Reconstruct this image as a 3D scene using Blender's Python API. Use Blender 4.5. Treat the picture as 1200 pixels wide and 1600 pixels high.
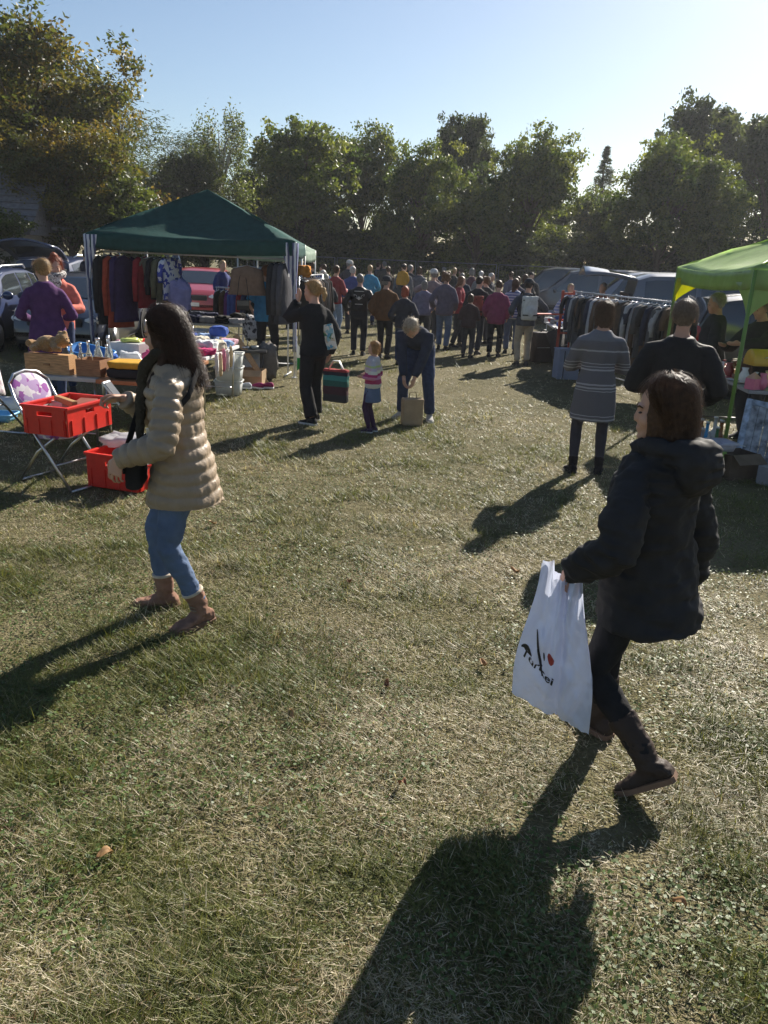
import bpy, bmesh, math, random
import numpy as np
from mathutils import Vector, Matrix, noise

R = math.radians
for _o in list(bpy.data.objects):
    bpy.data.objects.remove(_o)
scene = bpy.context.scene
C = scene.collection
rnd = random.Random(7)
nrg = np.random.default_rng(11)

# ------------------------------------------------------------------ camera
CAM_H, PITCH, ROLL, FPX = 2.0, R(18), R(2.5), 1218.0
cam_d = bpy.data.cameras.new('camera')
cam = bpy.data.objects.new('camera', cam_d); C.objects.link(cam)
cam_d.sensor_fit = 'VERTICAL'; cam_d.sensor_height = 32; cam_d.lens = 32 * FPX / 1600
cam_d.clip_end = 2000; cam_d.clip_start = 0.05
_f = Vector((0, math.cos(PITCH), -math.sin(PITCH))); _u = Vector((0, math.sin(PITCH), math.cos(PITCH))); _x = Vector((1, 0, 0))
_r = _x * math.cos(ROLL) + _u * math.sin(ROLL); _up = -_x * math.sin(ROLL) + _u * math.cos(ROLL)
m4 = Matrix((_r, _up, -_f)).transposed().to_4x4(); m4.translation = (0, 0, CAM_H)
cam.matrix_world = m4
scene.camera = cam
scene.render.resolution_x = 768; scene.render.resolution_y = 1024

# ------------------------------------------------------------------ sky, sun, exposure
SUN_AZ, SUN_EL = R(30), R(31)
w = bpy.data.worlds.new('World'); scene.world = w; w.use_nodes = True
nt = w.node_tree; nt.nodes.clear()
sk = nt.nodes.new('ShaderNodeTexSky'); sk.sky_type = 'NISHITA'; sk.sun_disc = False
sk.sun_elevation = SUN_EL; sk.sun_rotation = SUN_AZ
sk.air_density = 1.0; sk.dust_density = 0.55; sk.ozone_density = 2.2; sk.altitude = 50
bg = nt.nodes.new('ShaderNodeBackground'); bg.inputs['Strength'].default_value = 0.05
wo = nt.nodes.new('ShaderNodeOutputWorld')
nt.links.new(sk.outputs[0], bg.inputs[0]); nt.links.new(bg.outputs[0], wo.inputs[0])
sd = bpy.data.lights.new('sun', 'SUN'); sd.energy = 5.0; sd.angle = R(0.53); sd.color = (1.0, 0.93, 0.82)
sun = bpy.data.objects.new('sun', sd); C.objects.link(sun)
sv = Vector((math.sin(SUN_AZ) * math.cos(SUN_EL), math.cos(SUN_AZ) * math.cos(SUN_EL), math.sin(SUN_EL)))
sun.rotation_euler = sv.to_track_quat('Z', 'Y').to_euler(); sun.location = sv * 60
vs = scene.view_settings; vs.view_transform = 'Standard'; vs.look = 'None'; vs.gamma = 1; vs.use_curve_mapping = False
vs.exposure = 1.15
scene.render.engine = 'CYCLES'
scene.cycles.max_bounces = 6; scene.cycles.transparent_max_bounces = 8

# ------------------------------------------------------------------ materials
_mc = {}
def principled(name, base, rough=0.7, spec=0.3, metal=0.0, var=0.12, vscale=8.0, bump=0.0, bscale=60.0, trans=0.0, coat=0.0, alpha=1.0, sheen=0.0, glass=0.0):
    key = (name, base, rough, spec, metal, var, vscale, bump, bscale, trans, coat, glass)
    if key in _mc: return _mc[key]
    m = bpy.data.materials.new(name); m.use_nodes = True; n = m.node_tree; L = n.links
    p = n.nodes['Principled BSDF']
    p.inputs['Roughness'].default_value = rough; p.inputs['Metallic'].default_value = metal
    p.inputs['Specular IOR Level'].default_value = spec
    if coat: p.inputs['Coat Weight'].default_value = coat; p.inputs['Coat Roughness'].default_value = 0.08
    if sheen: p.inputs['Sheen Weight'].default_value = sheen
    if glass: p.inputs['Transmission Weight'].default_value = glass
    if var > 0 or bump > 0:
        tc = n.nodes.new('ShaderNodeTexCoord')
    if var > 0:
        t = n.nodes.new('ShaderNodeTexNoise'); t.inputs['Scale'].default_value = vscale; t.inputs['Detail'].default_value = 5
        L.new(tc.outputs['Object'], t.inputs['Vector'])
        r = n.nodes.new('ShaderNodeMapRange'); r.inputs[1].default_value = 0.3; r.inputs[2].default_value = 0.7
        r.inputs[3].default_value = 1 - var; r.inputs[4].default_value = 1 + var
        L.new(t.outputs['Fac'], r.inputs[0])
        mx = n.nodes.new('ShaderNodeMix'); mx.data_type = 'RGBA'; mx.blend_type = 'MULTIPLY'; mx.inputs[0].default_value = 1
        mx.inputs[6].default_value = (*base, 1); L.new(r.outputs[0], mx.inputs[7])
        L.new(mx.outputs[2], p.inputs['Base Color']); col_out = mx.outputs[2]
    else:
        p.inputs['Base Color'].default_value = (*base, 1); col_out = None
    if bump > 0:
        t2 = n.nodes.new('ShaderNodeTexNoise'); t2.inputs['Scale'].default_value = bscale; t2.inputs['Detail'].default_value = 4
        L.new(tc.outputs['Object'], t2.inputs['Vector'])
        b = n.nodes.new('ShaderNodeBump'); b.inputs['Strength'].default_value = bump; b.inputs['Distance'].default_value = 0.02
        L.new(t2.outputs['Fac'], b.inputs['Height']); L.new(b.outputs[0], p.inputs['Normal'])
    if trans > 0:
        tr = n.nodes.new('ShaderNodeBsdfTranslucent'); tr.inputs[0].default_value = (*base, 1)
        if col_out: L.new(col_out, tr.inputs[0])
        ms = n.nodes.new('ShaderNodeMixShader'); ms.inputs[0].default_value = trans
        L.new(p.outputs[0], ms.inputs[1]); L.new(tr.outputs[0], ms.inputs[2])
        L.new(ms.outputs[0], n.nodes['Material Output'].inputs[0])
    _mc[key] = m
    return m
def fabric(col, rough=0.9, **k):
    k.setdefault('var', 0.16); k.setdefault('vscale', 14); k.setdefault('bump', 0.35); k.setdefault('bscale', 22); k.setdefault('spec', 0.15); k.setdefault('sheen', 0.0)
    return principled('fabric', tuple(col), rough, **k)
def thin_cloth(col, t=0.35): return principled('thin_cloth', tuple(col), 0.85, spec=0.15, var=0.14, vscale=9, bump=0.3, bscale=18, trans=t)
def plastic(col, rough=0.38): return principled('plastic', tuple(col), rough, spec=0.45, var=0.08, vscale=20, bump=0.05, bscale=90)
def metal(col=(0.62, 0.62, 0.62), rough=0.3): return principled('metal', tuple(col), rough, metal=1.0, var=0.1, vscale=30)
def paint(col): return principled('car_paint', tuple(col), 0.32, spec=0.5, var=0.04, vscale=3, coat=0.8)
def wood(col, s=6):
    key = ('wood', tuple(col), s)
    if key in _mc: return _mc[key]
    m = principled('wood_tmp%d' % len(_mc), tuple(col), 0.6, var=0.0, bump=0.0); m.name = 'wood'
    n = m.node_tree; L = n.links; p = n.nodes['Principled BSDF']
    tc = n.nodes.new('ShaderNodeTexCoord'); mp = n.nodes.new('ShaderNodeMapping'); mp.inputs['Scale'].default_value = (s, s * 9, s * 9)
    t = n.nodes.new('ShaderNodeTexNoise'); t.inputs['Detail'].default_value = 6; t.inputs['Scale'].default_value = 2
    cr = n.nodes.new('ShaderNodeValToRGB'); cr.color_ramp.elements[0].position = .3; cr.color_ramp.elements[1].position = .7
    cr.color_ramp.elements[0].color = (*[c * .6 for c in col], 1); cr.color_ramp.elements[1].color = (*[min(1, c * 1.25) for c in col], 1)
    L.new(tc.outputs['Object'], mp.inputs[0]); L.new(mp.outputs[0], t.inputs['Vector']); L.new(t.outputs['Fac'], cr.inputs[0]); L.new(cr.outputs[0], p.inputs['Base Color'])
    _mc[key] = m
    return m
def stripes(name, bands, axis='Z', rough=0.9, period=None, skew=0.0, detail=0.0):
    """bands: list of (position in m, colour) constant ramp along the thing's own axis"""
    key = ('stripes', name)
    if key in _mc: return _mc[key]
    m = bpy.data.materials.new(name); m.use_nodes = True; n = m.node_tree; L = n.links; p = n.nodes['Principled BSDF']
    p.inputs['Roughness'].default_value = rough; p.inputs['Specular IOR Level'].default_value = 0.15
    tc = n.nodes.new('ShaderNodeTexCoord'); sx = n.nodes.new('ShaderNodeSeparateXYZ'); L.new(tc.outputs['Object'], sx.inputs[0])
    out = sx.outputs[axis]
    t = n.nodes.new('ShaderNodeTexNoise'); t.inputs['Scale'].default_value = 9; L.new(tc.outputs['Object'], t.inputs['Vector'])
    ma = n.nodes.new('ShaderNodeMath'); ma.operation = 'MULTIPLY_ADD'; L.new(t.outputs['Fac'], ma.inputs[0]); ma.inputs[1].default_value = 0.02; L.new(out, ma.inputs[2]); out = ma.outputs[0]
    if period:
        fr = n.nodes.new('ShaderNodeMath'); fr.operation = 'MODULO'; L.new(out, fr.inputs[0]); fr.inputs[1].default_value = period
        ab = n.nodes.new('ShaderNodeMath'); ab.operation = 'ABSOLUTE'; L.new(fr.outputs[0], ab.inputs[0]); out = ab.outputs[0]
        span = period
    else: span = 2.0
    dv = n.nodes.new('ShaderNodeMath'); dv.operation = 'DIVIDE'; L.new(out, dv.inputs[0]); dv.inputs[1].default_value = span
    cr = n.nodes.new('ShaderNodeValToRGB'); cr.color_ramp.interpolation = 'CONSTANT'
    e = cr.color_ramp.elements
    e[0].position = 0; e[0].color = (*bands[0][1], 1); e.remove(e[1])
    for pos, col in bands[1:]:
        x = e.new(min(1, pos / span)); x.color = (*col, 1)
    L.new(dv.outputs[0], cr.inputs[0]); L.new(cr.outputs[0], p.inputs['Base Color'])
    b = n.nodes.new('ShaderNodeBump'); b.inputs['Strength'].default_value = .35; b.inputs['Distance'].default_value = .02
    t2 = n.nodes.new('ShaderNodeTexNoise'); t2.inputs['Scale'].default_value = 22; L.new(tc.outputs['Object'], t2.inputs['Vector'])
    L.new(t2.outputs['Fac'], b.inputs['Height']); L.new(b.outputs[0], p.inputs['Normal'])
    _mc[key] = m
    return m
def patterned(name, cols, scale=14, rough=0.85, trans=0.0):
    """printed cloth: random patches of the given colours"""
    key = ('pat', name)
    if key in _mc: return _mc[key]
    m = bpy.data.materials.new(name); m.use_nodes = True; n = m.node_tree; L = n.links; p = n.nodes['Principled BSDF']
    p.inputs['Roughness'].default_value = rough; p.inputs['Specular IOR Level'].default_value = 0.2
    tc = n.nodes.new('ShaderNodeTexCoord'); v = n.nodes.new('ShaderNodeTexVoronoi'); v.inputs['Scale'].default_value = scale
    nz = n.nodes.new('ShaderNodeTexNoise'); nz.inputs['Scale'].default_value = scale * .8
    va = n.nodes.new('ShaderNodeVectorMath'); va.operation = 'MULTIPLY_ADD'; L.new(nz.outputs['Color'], va.inputs[0]); va.inputs[1].default_value = (.08, .08, .08); L.new(tc.outputs['Object'], va.inputs[2])
    L.new(tc.outputs['Object'], nz.inputs['Vector']); L.new(va.outputs[0], v.inputs['Vector'])
    sp = n.nodes.new('ShaderNodeSeparateColor'); L.new(v.outputs['Color'], sp.inputs[0])
    cr = n.nodes.new('ShaderNodeValToRGB'); cr.color_ramp.interpolation = 'CONSTANT'; e = cr.color_ramp.elements
    e[0].position = 0; e[0].color = (*cols[0], 1); e.remove(e[1])
    for i, c in enumerate(cols[1:]): x = e.new((i + 1) / len(cols)); x.color = (*c, 1)
    L.new(sp.outputs[0], cr.inputs[0]); L.new(cr.outputs[0], p.inputs['Base Color'])
    _mc[key] = m
    return m
SKIN = principled('skin', (0.52, 0.30, 0.21), 0.55, spec=0.35, var=0.08, vscale=20)
SKIN2 = principled('skin', (0.46, 0.25, 0.17), 0.55, spec=0.35, var=0.08, vscale=20)
BLACK = principled('black_plastic', (0.02, 0.02, 0.022), 0.4, spec=0.4, var=0.1)
RUBBER = principled('rubber', (0.02, 0.02, 0.02), 0.85, var=0.1)
WHITE = plastic((0.75, 0.75, 0.74))
STEEL = metal((0.55, 0.55, 0.56), 0.32)

# ------------------------------------------------------------------ mesh helpers
def frame(t, up=Vector((0, 0, 1))):
    t = t.normalized()
    x = up.cross(t)
    if x.length < 1e-4: x = Vector((1, 0, 0)).cross(t)
    if x.length < 1e-4: x = Vector((0, 1, 0)).cross(t)
    x.normalize(); y = t.cross(x)
    return x, y
class MB:
    def __init__(s): s.v = []; s.f = []
    def add(s, vs, fs):
        o = len(s.v); s.v += [tuple(p) for p in vs]; s.f += [tuple(i + o for i in f) for f in fs]; return s
    def box(s, c, d, rz=0.0, M=None):
        c = Vector(c); M = M if M is not None else Matrix.Rotation(rz, 3, 'Z')
        vs = [c + M @ Vector((sx * d[0] / 2, sy * d[1] / 2, sz * d[2] / 2)) for sx in (-1, 1) for sy in (-1, 1) for sz in (-1, 1)]
        return s.add(vs, [(0, 1, 3, 2), (4, 6, 7, 5), (0, 4, 5, 1), (2, 3, 7, 6), (0, 2, 6, 4), (1, 5, 7, 3)])
    def rings(s, rs, cap=True, close=False):
        n = len(rs[0]); vs = [p for r in rs for p in r]; fs = []
        m = len(rs)
        for i in range(m if close else m - 1):
            for j in range(n):
                a = i * n + j; b = i * n + (j + 1) % n; i2 = (i + 1) % m
                fs.append((a, b, i2 * n + (j + 1) % n, i2 * n + j))
        if cap and not close:
            fs.append(tuple(range(n))[::-1]); fs.append(tuple((m - 1) * n + j for j in range(n)))
        return s.add(vs, fs)
    def tube(s, pts, r, n=8, up=Vector((0, 0, 1)), close=False):
        """r: number or list of number/(rx, ry)"""
        pts = [Vector(p) for p in pts]; m = len(pts); rs = []
        if isinstance(r, (int, float)): r = [r] * m
        px = None
        for i, p in enumerate(pts):
            if close: t = pts[(i + 1) % m] - pts[i - 1]
            else: t = pts[min(i + 1, m - 1)] - pts[max(i - 1, 0)]
            if px is None: x, y = frame(t, up)
            else:
                t = t.normalized(); x = px - t * px.dot(t)
                if x.length < 1e-5: x, y = frame(t, up)
                x.normalize(); y = t.cross(x)
            px = x
            a, b = (r[i], r[i]) if isinstance(r[i], (int, float)) else r[i]
            rs.append([p + x * (a * math.cos(2 * math.pi * k / n)) + y * (b * math.sin(2 * math.pi * k / n)) for k in range(n)])
        return s.rings(rs, True, close)
    def ell(s, c, r, M=None, nu=12, nv=8):
        c = Vector(c); rs = []
        if isinstance(r, (int, float)): r = (r, r, r)
        for i in range(1, nv):
            th = math.pi * i / nv
            ring = []
            for j in range(nu):
                ph = 2 * math.pi * j / nu
                p = Vector((r[0] * math.sin(th) * math.cos(ph), r[1] * math.sin(th) * math.sin(ph), -r[2] * math.cos(th)))
                ring.append(c + (M @ p if M is not None else p))
            rs.append(ring)
        o = len(s.v); s.rings(rs, False)
        bot = Vector((0, 0, -r[2])); top = Vector((0, 0, r[2]))
        if M is not None: bot = M @ bot; top = M @ top
        b = len(s.v); s.v += [tuple(c + bot), tuple(c + top)]
        for j in range(nu):
            s.f.append((o + (j + 1) % nu, o + j, b)); k = o + (nv - 2) * nu
            s.f.append((k + j, k + (j + 1) % nu, b + 1))
        return s
    def lathe(s, prof, n=16, c=(0, 0, 0), M=None, cap=True):
        c = Vector(c)
        rs = [[c + ((M @ Vector((r * math.cos(2 * math.pi * k / n), r * math.sin(2 * math.pi * k / n), z))) if M is not None else Vector((r * math.cos(2 * math.pi * k / n), r * math.sin(2 * math.pi * k / n), z))) for k in range(n)] for r, z in prof]
        return s.rings(rs, cap)
    def grid(s, nx, ny, fn):
        vs = [fn(i / nx, j / ny) for j in range(ny + 1) for i in range(nx + 1)]
        fs = [(j * (nx + 1) + i, j * (nx + 1) + i + 1, (j + 1) * (nx + 1) + i + 1, (j + 1) * (nx + 1) + i) for j in range(ny) for i in range(nx)]
        return s.add(vs, fs)
    def mesh(s, name, smooth=True):
        me = bpy.data.meshes.new(name); me.from_pydata(s.v, [], s.f); me.update()
        if smooth: me.shade_smooth()
        return me
    def build(s, name, mat, parent=None, smooth=False, bevel=0.0, solid=0.0, fix=True, sub=0):
        me = s.mesh(name, smooth)
        if fix:
            bm = bmesh.new(); bm.from_mesh(me); bmesh.ops.recalc_face_normals(bm, faces=bm.faces)
            if bevel: bmesh.ops.bevel(bm, geom=[e for e in bm.edges if e.is_manifold and e.calc_face_angle(0) > 0.6], offset=bevel, segments=2, affect='EDGES', profile=0.6, clamp_overlap=True)
            bm.to_mesh(me); bm.free()
            if smooth: me.shade_smooth()
        me.materials.append(mat)
        o = bpy.data.objects.new(name, me); C.objects.link(o)
        if solid:
            md = o.modifiers.new('t', 'SOLIDIFY'); md.thickness = solid; md.offset = 0
        if sub:
            md = o.modifiers.new('s', 'SUBSURF'); md.levels = sub; md.render_levels = sub
        if parent: o.parent = parent
        return o
def tag(o, label=None, cat=None, group=None, kind=None):
    if label: o['label'] = label
    if cat: o['category'] = cat
    if group: o['group'] = group
    if kind: o['kind'] = kind
    return o
def thing(name, label, cat, loc=(0, 0, 0), rz=0.0, group=None):
    o = bpy.data.objects.new(name, None); C.objects.link(o); o.empty_display_size = 0.1
    o.location = loc; o.rotation_euler = (0, 0, rz)
    return tag(o, label, cat, group)
def put(o, loc, rz=0.0): o.location = loc; o.rotation_euler = (0, 0, rz); return o
def copy_tree(o, parent=None):
    c = o.copy(); C.objects.link(c)
    if parent: c.parent = parent
    for ch in o.children: copy_tree(ch, c)
    return c
VOX = []     # deferred voxel skins: (object, post function)
def voxel(mb, name, mat, parent, size, smooth=4, post=None, k=1.0, dec=1.0):
    if k != 1.0: mb.v = [(x * k, y * k, z * k) for x, y, z in mb.v]
    me = mb.mesh(name, True); me.materials.append(mat)
    bm = bmesh.new(); bm.from_mesh(me); bmesh.ops.recalc_face_normals(bm, faces=bm.faces); bm.to_mesh(me); bm.free()
    o = bpy.data.objects.new(name, me); C.objects.link(o)
    md = o.modifiers.new('r', 'REMESH'); md.mode = 'VOXEL'; md.voxel_size = size; md.use_smooth_shade = True; md.adaptivity = 0
    if smooth: sm = o.modifiers.new('s', 'SMOOTH'); sm.iterations = smooth; sm.factor = 0.5
    if parent: o.parent = parent
    if dec < 1: dm = o.modifiers.new('d', 'DECIMATE'); dm.ratio = dec
    VOX.append((o, post)); return o
def finish_voxels():
    dg = bpy.context.evaluated_depsgraph_get()
    new = []
    for o, post in VOX:
        me = bpy.data.meshes.new_from_object(o.evaluated_get(dg)); new.append(me)
    for (o, post), me in zip(VOX, new):
        old = o.data; o.modifiers.clear(); me.name = o.name; o.data = me
        if not me.materials: me.materials.append(old.materials[0])
        bpy.data.meshes.remove(old)
        if post and len(me.vertices):
            n = len(me.vertices); co = np.empty(n * 3, np.float32); no = np.empty(n * 3, np.float32)
            me.vertices.foreach_get('co', co); me.vertex_normals.foreach_get('vector', no)
            co = co.reshape(-1, 3); no = no.reshape(-1, 3)
            co = post(co, no); me.vertices.foreach_set('co', co.astype(np.float32).ravel()); me.update()
        me.shade_smooth()
# vector value noise for numpy
_lat = np.random.default_rng(5).random((64, 64, 64)).astype(np.float32)
def vnoise(p):
    p = np.asarray(p, np.float64); i = np.floor(p).astype(int); f = p - i; f = f * f * (3 - 2 * f); i &= 63; j = (i + 1) & 63
    x0, y0, z0 = i[:, 0], i[:, 1], i[:, 2]; x1, y1, z1 = j[:, 0], j[:, 1], j[:, 2]
    fx, fy, fz = f[:, 0], f[:, 1], f[:, 2]
    a = _lat[x0, y0, z0] * (1 - fx) + _lat[x1, y0, z0] * fx; b = _lat[x0, y1, z0] * (1 - fx) + _lat[x1, y1, z0] * fx
    c = _lat[x0, y0, z1] * (1 - fx) + _lat[x1, y0, z1] * fx; d = _lat[x0, y1, z1] * (1 - fx) + _lat[x1, y1, z1] * fx
    return (a * (1 - fy) + b * fy) * (1 - fz) + (c * (1 - fy) + d * fy) * fz
def fnoise(p, o=3):
    s = 0; a = 0.5; t = 0
    for k in range(o): s = s + a * vnoise(np.asarray(p) * 2 ** k + 17.3 * k); t += a; a *= .5
    return s / t
# ------------------------------------------------------------------ ground
def polymesh(name, verts, faces_flat, per, mat, attr=None):
    """verts (N,3), faces_flat index array, per = corners per face"""
    me = bpy.data.meshes.new(name); nf = len(faces_flat) // per
    me.vertices.add(len(verts)); me.vertices.foreach_set('co', verts.astype(np.float32).ravel())
    me.loops.add(len(faces_flat)); me.loops.foreach_set('vertex_index', faces_flat.astype(np.int32))
    me.polygons.add(nf); me.polygons.foreach_set('loop_start', np.arange(0, nf * per, per, dtype=np.int32))
    me.update(calc_edges=True)
    if attr is not None:
        a = me.color_attributes.new('tint', 'FLOAT_COLOR', 'POINT')
        a.data.foreach_set('color', np.hstack([attr, np.ones((len(attr), 1))]).astype(np.float32).ravel())
    me.materials.append(mat)
    return me
def ground_mat():
    m = bpy.data.materials.new('meadow_ground'); m.use_nodes = True; n = m.node_tree; L = n.links; p = n.nodes['Principled BSDF']
    p.inputs['Roughness'].default_value = .95; p.inputs['Specular IOR Level'].default_value = .1
    tc = n.nodes.new('ShaderNodeTexCoord')
    def nz(s, d=6):
        t = n.nodes.new('ShaderNodeTexNoise'); t.inputs['Scale'].default_value = s; t.inputs['Detail'].default_value = d; L.new(tc.outputs['Object'], t.inputs['Vector']); return t
    def ramp(src, stops):
        c = n.nodes.new('ShaderNodeValToRGB'); e = c.color_ramp.elements
        e[0].position, e[0].color = stops[0][0], (*stops[0][1], 1); e[1].position, e[1].color = stops[-1][0], (*stops[-1][1], 1)
        for q in stops[1:-1]: x = e.new(q[0]); x.color = (*q[1], 1)
        L.new(src, c.inputs[0]); return c
    a = ramp(nz(.55).outputs['Fac'], [(.35, (.09, .09, .032)), (.5, (.20, .175, .09)), (.68, (.32, .275, .17))])
    b = ramp(nz(9).outputs['Fac'], [(.3, (.045, .045, .02)), (.5, (.15, .13, .065)), (.7, (.31, .27, .17))])
    c = ramp(nz(60, 3).outputs['Fac'], [(.35, (.02, .018, .01)), (.55, (.12, .105, .055)), (.75, (.33, .29, .19))])
    m1 = n.nodes.new('ShaderNodeMix'); m1.data_type = 'RGBA'; m1.inputs[0].default_value = .4; L.new(a.outputs[0], m1.inputs[6]); L.new(b.outputs[0], m1.inputs[7])
    m2 = n.nodes.new('ShaderNodeMix'); m2.data_type = 'RGBA'; m2.inputs[0].default_value = .35; L.new(m1.outputs[2], m2.inputs[6]); L.new(c.outputs[0], m2.inputs[7])
    L.new(m2.outputs[2], p.inputs['Base Color'])
    bp = n.nodes.new('ShaderNodeBump'); bp.inputs['Strength'].default_value = .9; bp.inputs['Distance'].default_value = .05
    ad = n.nodes.new('ShaderNodeMath'); ad.operation = 'ADD'; L.new(nz(18).outputs['Fac'], ad.inputs[0]); L.new(nz(70, 3).outputs['Fac'], ad.inputs[1])
    L.new(ad.outputs[0], bp.inputs['Height']); L.new(bp.outputs[0], p.inputs['Normal'])
    return m
g = MB().grid(60, 60, lambda a, b: (-300 + 600 * a, -300 + 600 * b, 0)).build('ground', ground_mat(), smooth=False, fix=False)
tag(g, 'mown meadow ground under the market', None, kind='structure')

def leaf_mat(name, trans=.35, rough=.6, gain=1.0):
    m = bpy.data.materials.new(name); m.use_nodes = True; n = m.node_tree; L = n.links; p = n.nodes['Principled BSDF']
    a = n.nodes.new('ShaderNodeAttribute'); a.attribute_name = 'tint'
    p.inputs['Roughness'].default_value = rough; p.inputs['Specular IOR Level'].default_value = .3
    L.new(a.outputs['Color'], p.inputs['Base Color'])
    tr = n.nodes.new('ShaderNodeBsdfTranslucent')
    gm = n.nodes.new('ShaderNodeMix'); gm.data_type = 'RGBA'; gm.blend_type = 'MULTIPLY'; gm.inputs[0].default_value = 1; gm.inputs[7].default_value = (1.5 * gain, 1.45 * gain, .8 * gain, 1); L.new(a.outputs['Color'], gm.inputs[6]); L.new(gm.outputs[2], tr.inputs[0])
    ms = n.nodes.new('ShaderNodeMixShader'); ms.inputs[0].default_value = trans
    L.new(p.outputs[0], ms.inputs[1]); L.new(tr.outputs[0], ms.inputs[2]); L.new(ms.outputs[0], n.nodes['Material Output'].inputs[0])
    return m
GRASS_MAT = leaf_mat('grass_blades', .3, .5)
def dryness(x, y):
    p = np.stack([x, y, np.zeros_like(x)], 1)
    d = .55 * fnoise(p * .55, 2) + .45 * fnoise(p * 2.3 + 9, 2)
    worn = np.exp(-((x - .22 * y + .1) / (1.0 + .12 * y)) ** 2)        # the trodden middle of the aisle
    left = 1 / (1 + np.exp((x + .9) * 1.6))                            # greener towards the left stall
    return np.clip((d - .5) * 3.3 + .42 + .34 * worn - .2 * left, 0, 1)
def grass(nb, y0, y1, power, wmul, seed, hm=1.0, tri=False):
    r = np.random.default_rng(seed)
    yy = np.linspace(y0, y1, 800); pdf = (.56 * yy + 1.1) * yy ** -power; cdf = np.cumsum(pdf); cdf /= cdf[-1]
    ncl = nb // 7
    cy = np.interp(r.random(ncl), cdf, yy); cx = (r.random(ncl) * 2 - 1) * (.56 * cy + 1.1)
    cang = fnoise(np.stack([cx * 2.3, cy * 2.3, 0 * cx], 1), 2) * 14 + r.normal(0, 1.6, ncl)
    clen = r.uniform(.6, 1.25, ncl); ctone = r.normal(0, 1, ncl)
    idx = np.repeat(np.arange(ncl), 7); n = len(idx)
    x = cx[idx] + r.normal(0, .02, n); y = cy[idx] + r.normal(0, .02, n)
    keep = fnoise(np.stack([x * 2.1, y * 2.1, 0 * x + 11], 1), 3) + r.random(n) * .22 > .42
    x, y, idx = x[keep], y[keep], idx[keep]; n = len(idx)
    dry = dryness(x, y)
    tuft = fnoise(np.stack([x * 3.1, y * 3.1, 0 * x + 4], 1), 2)
    L = hm * clen[idx] * r.uniform(.025, .08, n) * (.35 + 1.35 * np.clip(tuft * 1.6 - .3, 0, 1.2)) * (1.25 - .45 * dry)
    ang = cang[idx] + r.normal(0, 1.1, n)
    lean = np.clip(r.normal(1.16, .34, n) + .25 * dry, .25, 1.6)            # from upright
    straw = r.random(n) < dry * .8
    W = r.uniform(.0008, .0021, n) * wmul * (1 + .10 * y)
    W = np.where(straw, W * .85, W)
    dx, dy = np.cos(ang), np.sin(ang); sx, sy = -dy, dx
    h1 = L * .55; l1 = lean * .6; l2 = lean * 1.35
    ax = x + dx * np.sin(l1) * h1; ay = y + dy * np.sin(l1) * h1; az = np.cos(l1) * h1
    bx = ax + dx * np.sin(l2) * L * .45; by = ay + dy * np.sin(l2) * L * .45; bz = np.maximum(az + np.cos(l2) * L * .45, .004)
    z0 = r.uniform(-.004, .012, n)
    if tri:
        V = np.stack([np.stack([x - sx * W, y - sy * W, z0], 1), np.stack([x + sx * W, y + sy * W, z0], 1), np.stack([bx, by, bz + z0], 1)], 1)
        F = np.arange(n * 3); k = 3
    else:
        V = np.stack([np.stack([x - sx * W, y - sy * W, z0], 1), np.stack([x + sx * W, y + sy * W, z0], 1),
                      np.stack([ax + sx * W * .8, ay + sy * W * .8, az + z0], 1), np.stack([ax - sx * W * .8, ay - sy * W * .8, az + z0], 1), np.stack([bx, by, bz + z0], 1)], 1)
        base = np.arange(n)[:, None] * 5
        F = np.concatenate([base + [0, 1, 2], base + [0, 2, 3], base + [3, 2, 4]], 1).ravel(); k = 5
    t = np.clip(.5 + .3 * ctone[idx] + r.normal(0, .22, n) + 1.1 * (fnoise(np.stack([x * 6, y * 6, 0 * x + 7], 1), 2) - .5), 0, 1)[:, None]
    green = np.array([.055, .078, .016]) * (1 - t) + np.array([.185, .195, .06]) * t
    olive = np.array([.16, .14, .045]); brown = np.array([.17, .10, .045])
    st = np.array([.27, .215, .12]) * (1 - t) + np.array([.66, .60, .46]) * t
    mixo = (r.random(n) < .3)[:, None]; green = np.where(mixo, green * .5 + olive * .5, green)
    mixb = (r.random(n) < .16)[:, None]; st = np.where(mixb, brown, st)
    col = np.where(straw[:, None], st, green)
    return V.reshape(-1, 3), F, np.repeat(col, k, 0)
v1, f1, c1 = grass(470000, 1.15, 5.2, 1.5, 1.0, 1, .82, True)
me = polymesh('meadow_grass', v1, f1, 3, GRASS_MAT, c1)
o = bpy.data.objects.new('meadow_grass', me); C.objects.link(o)
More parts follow.
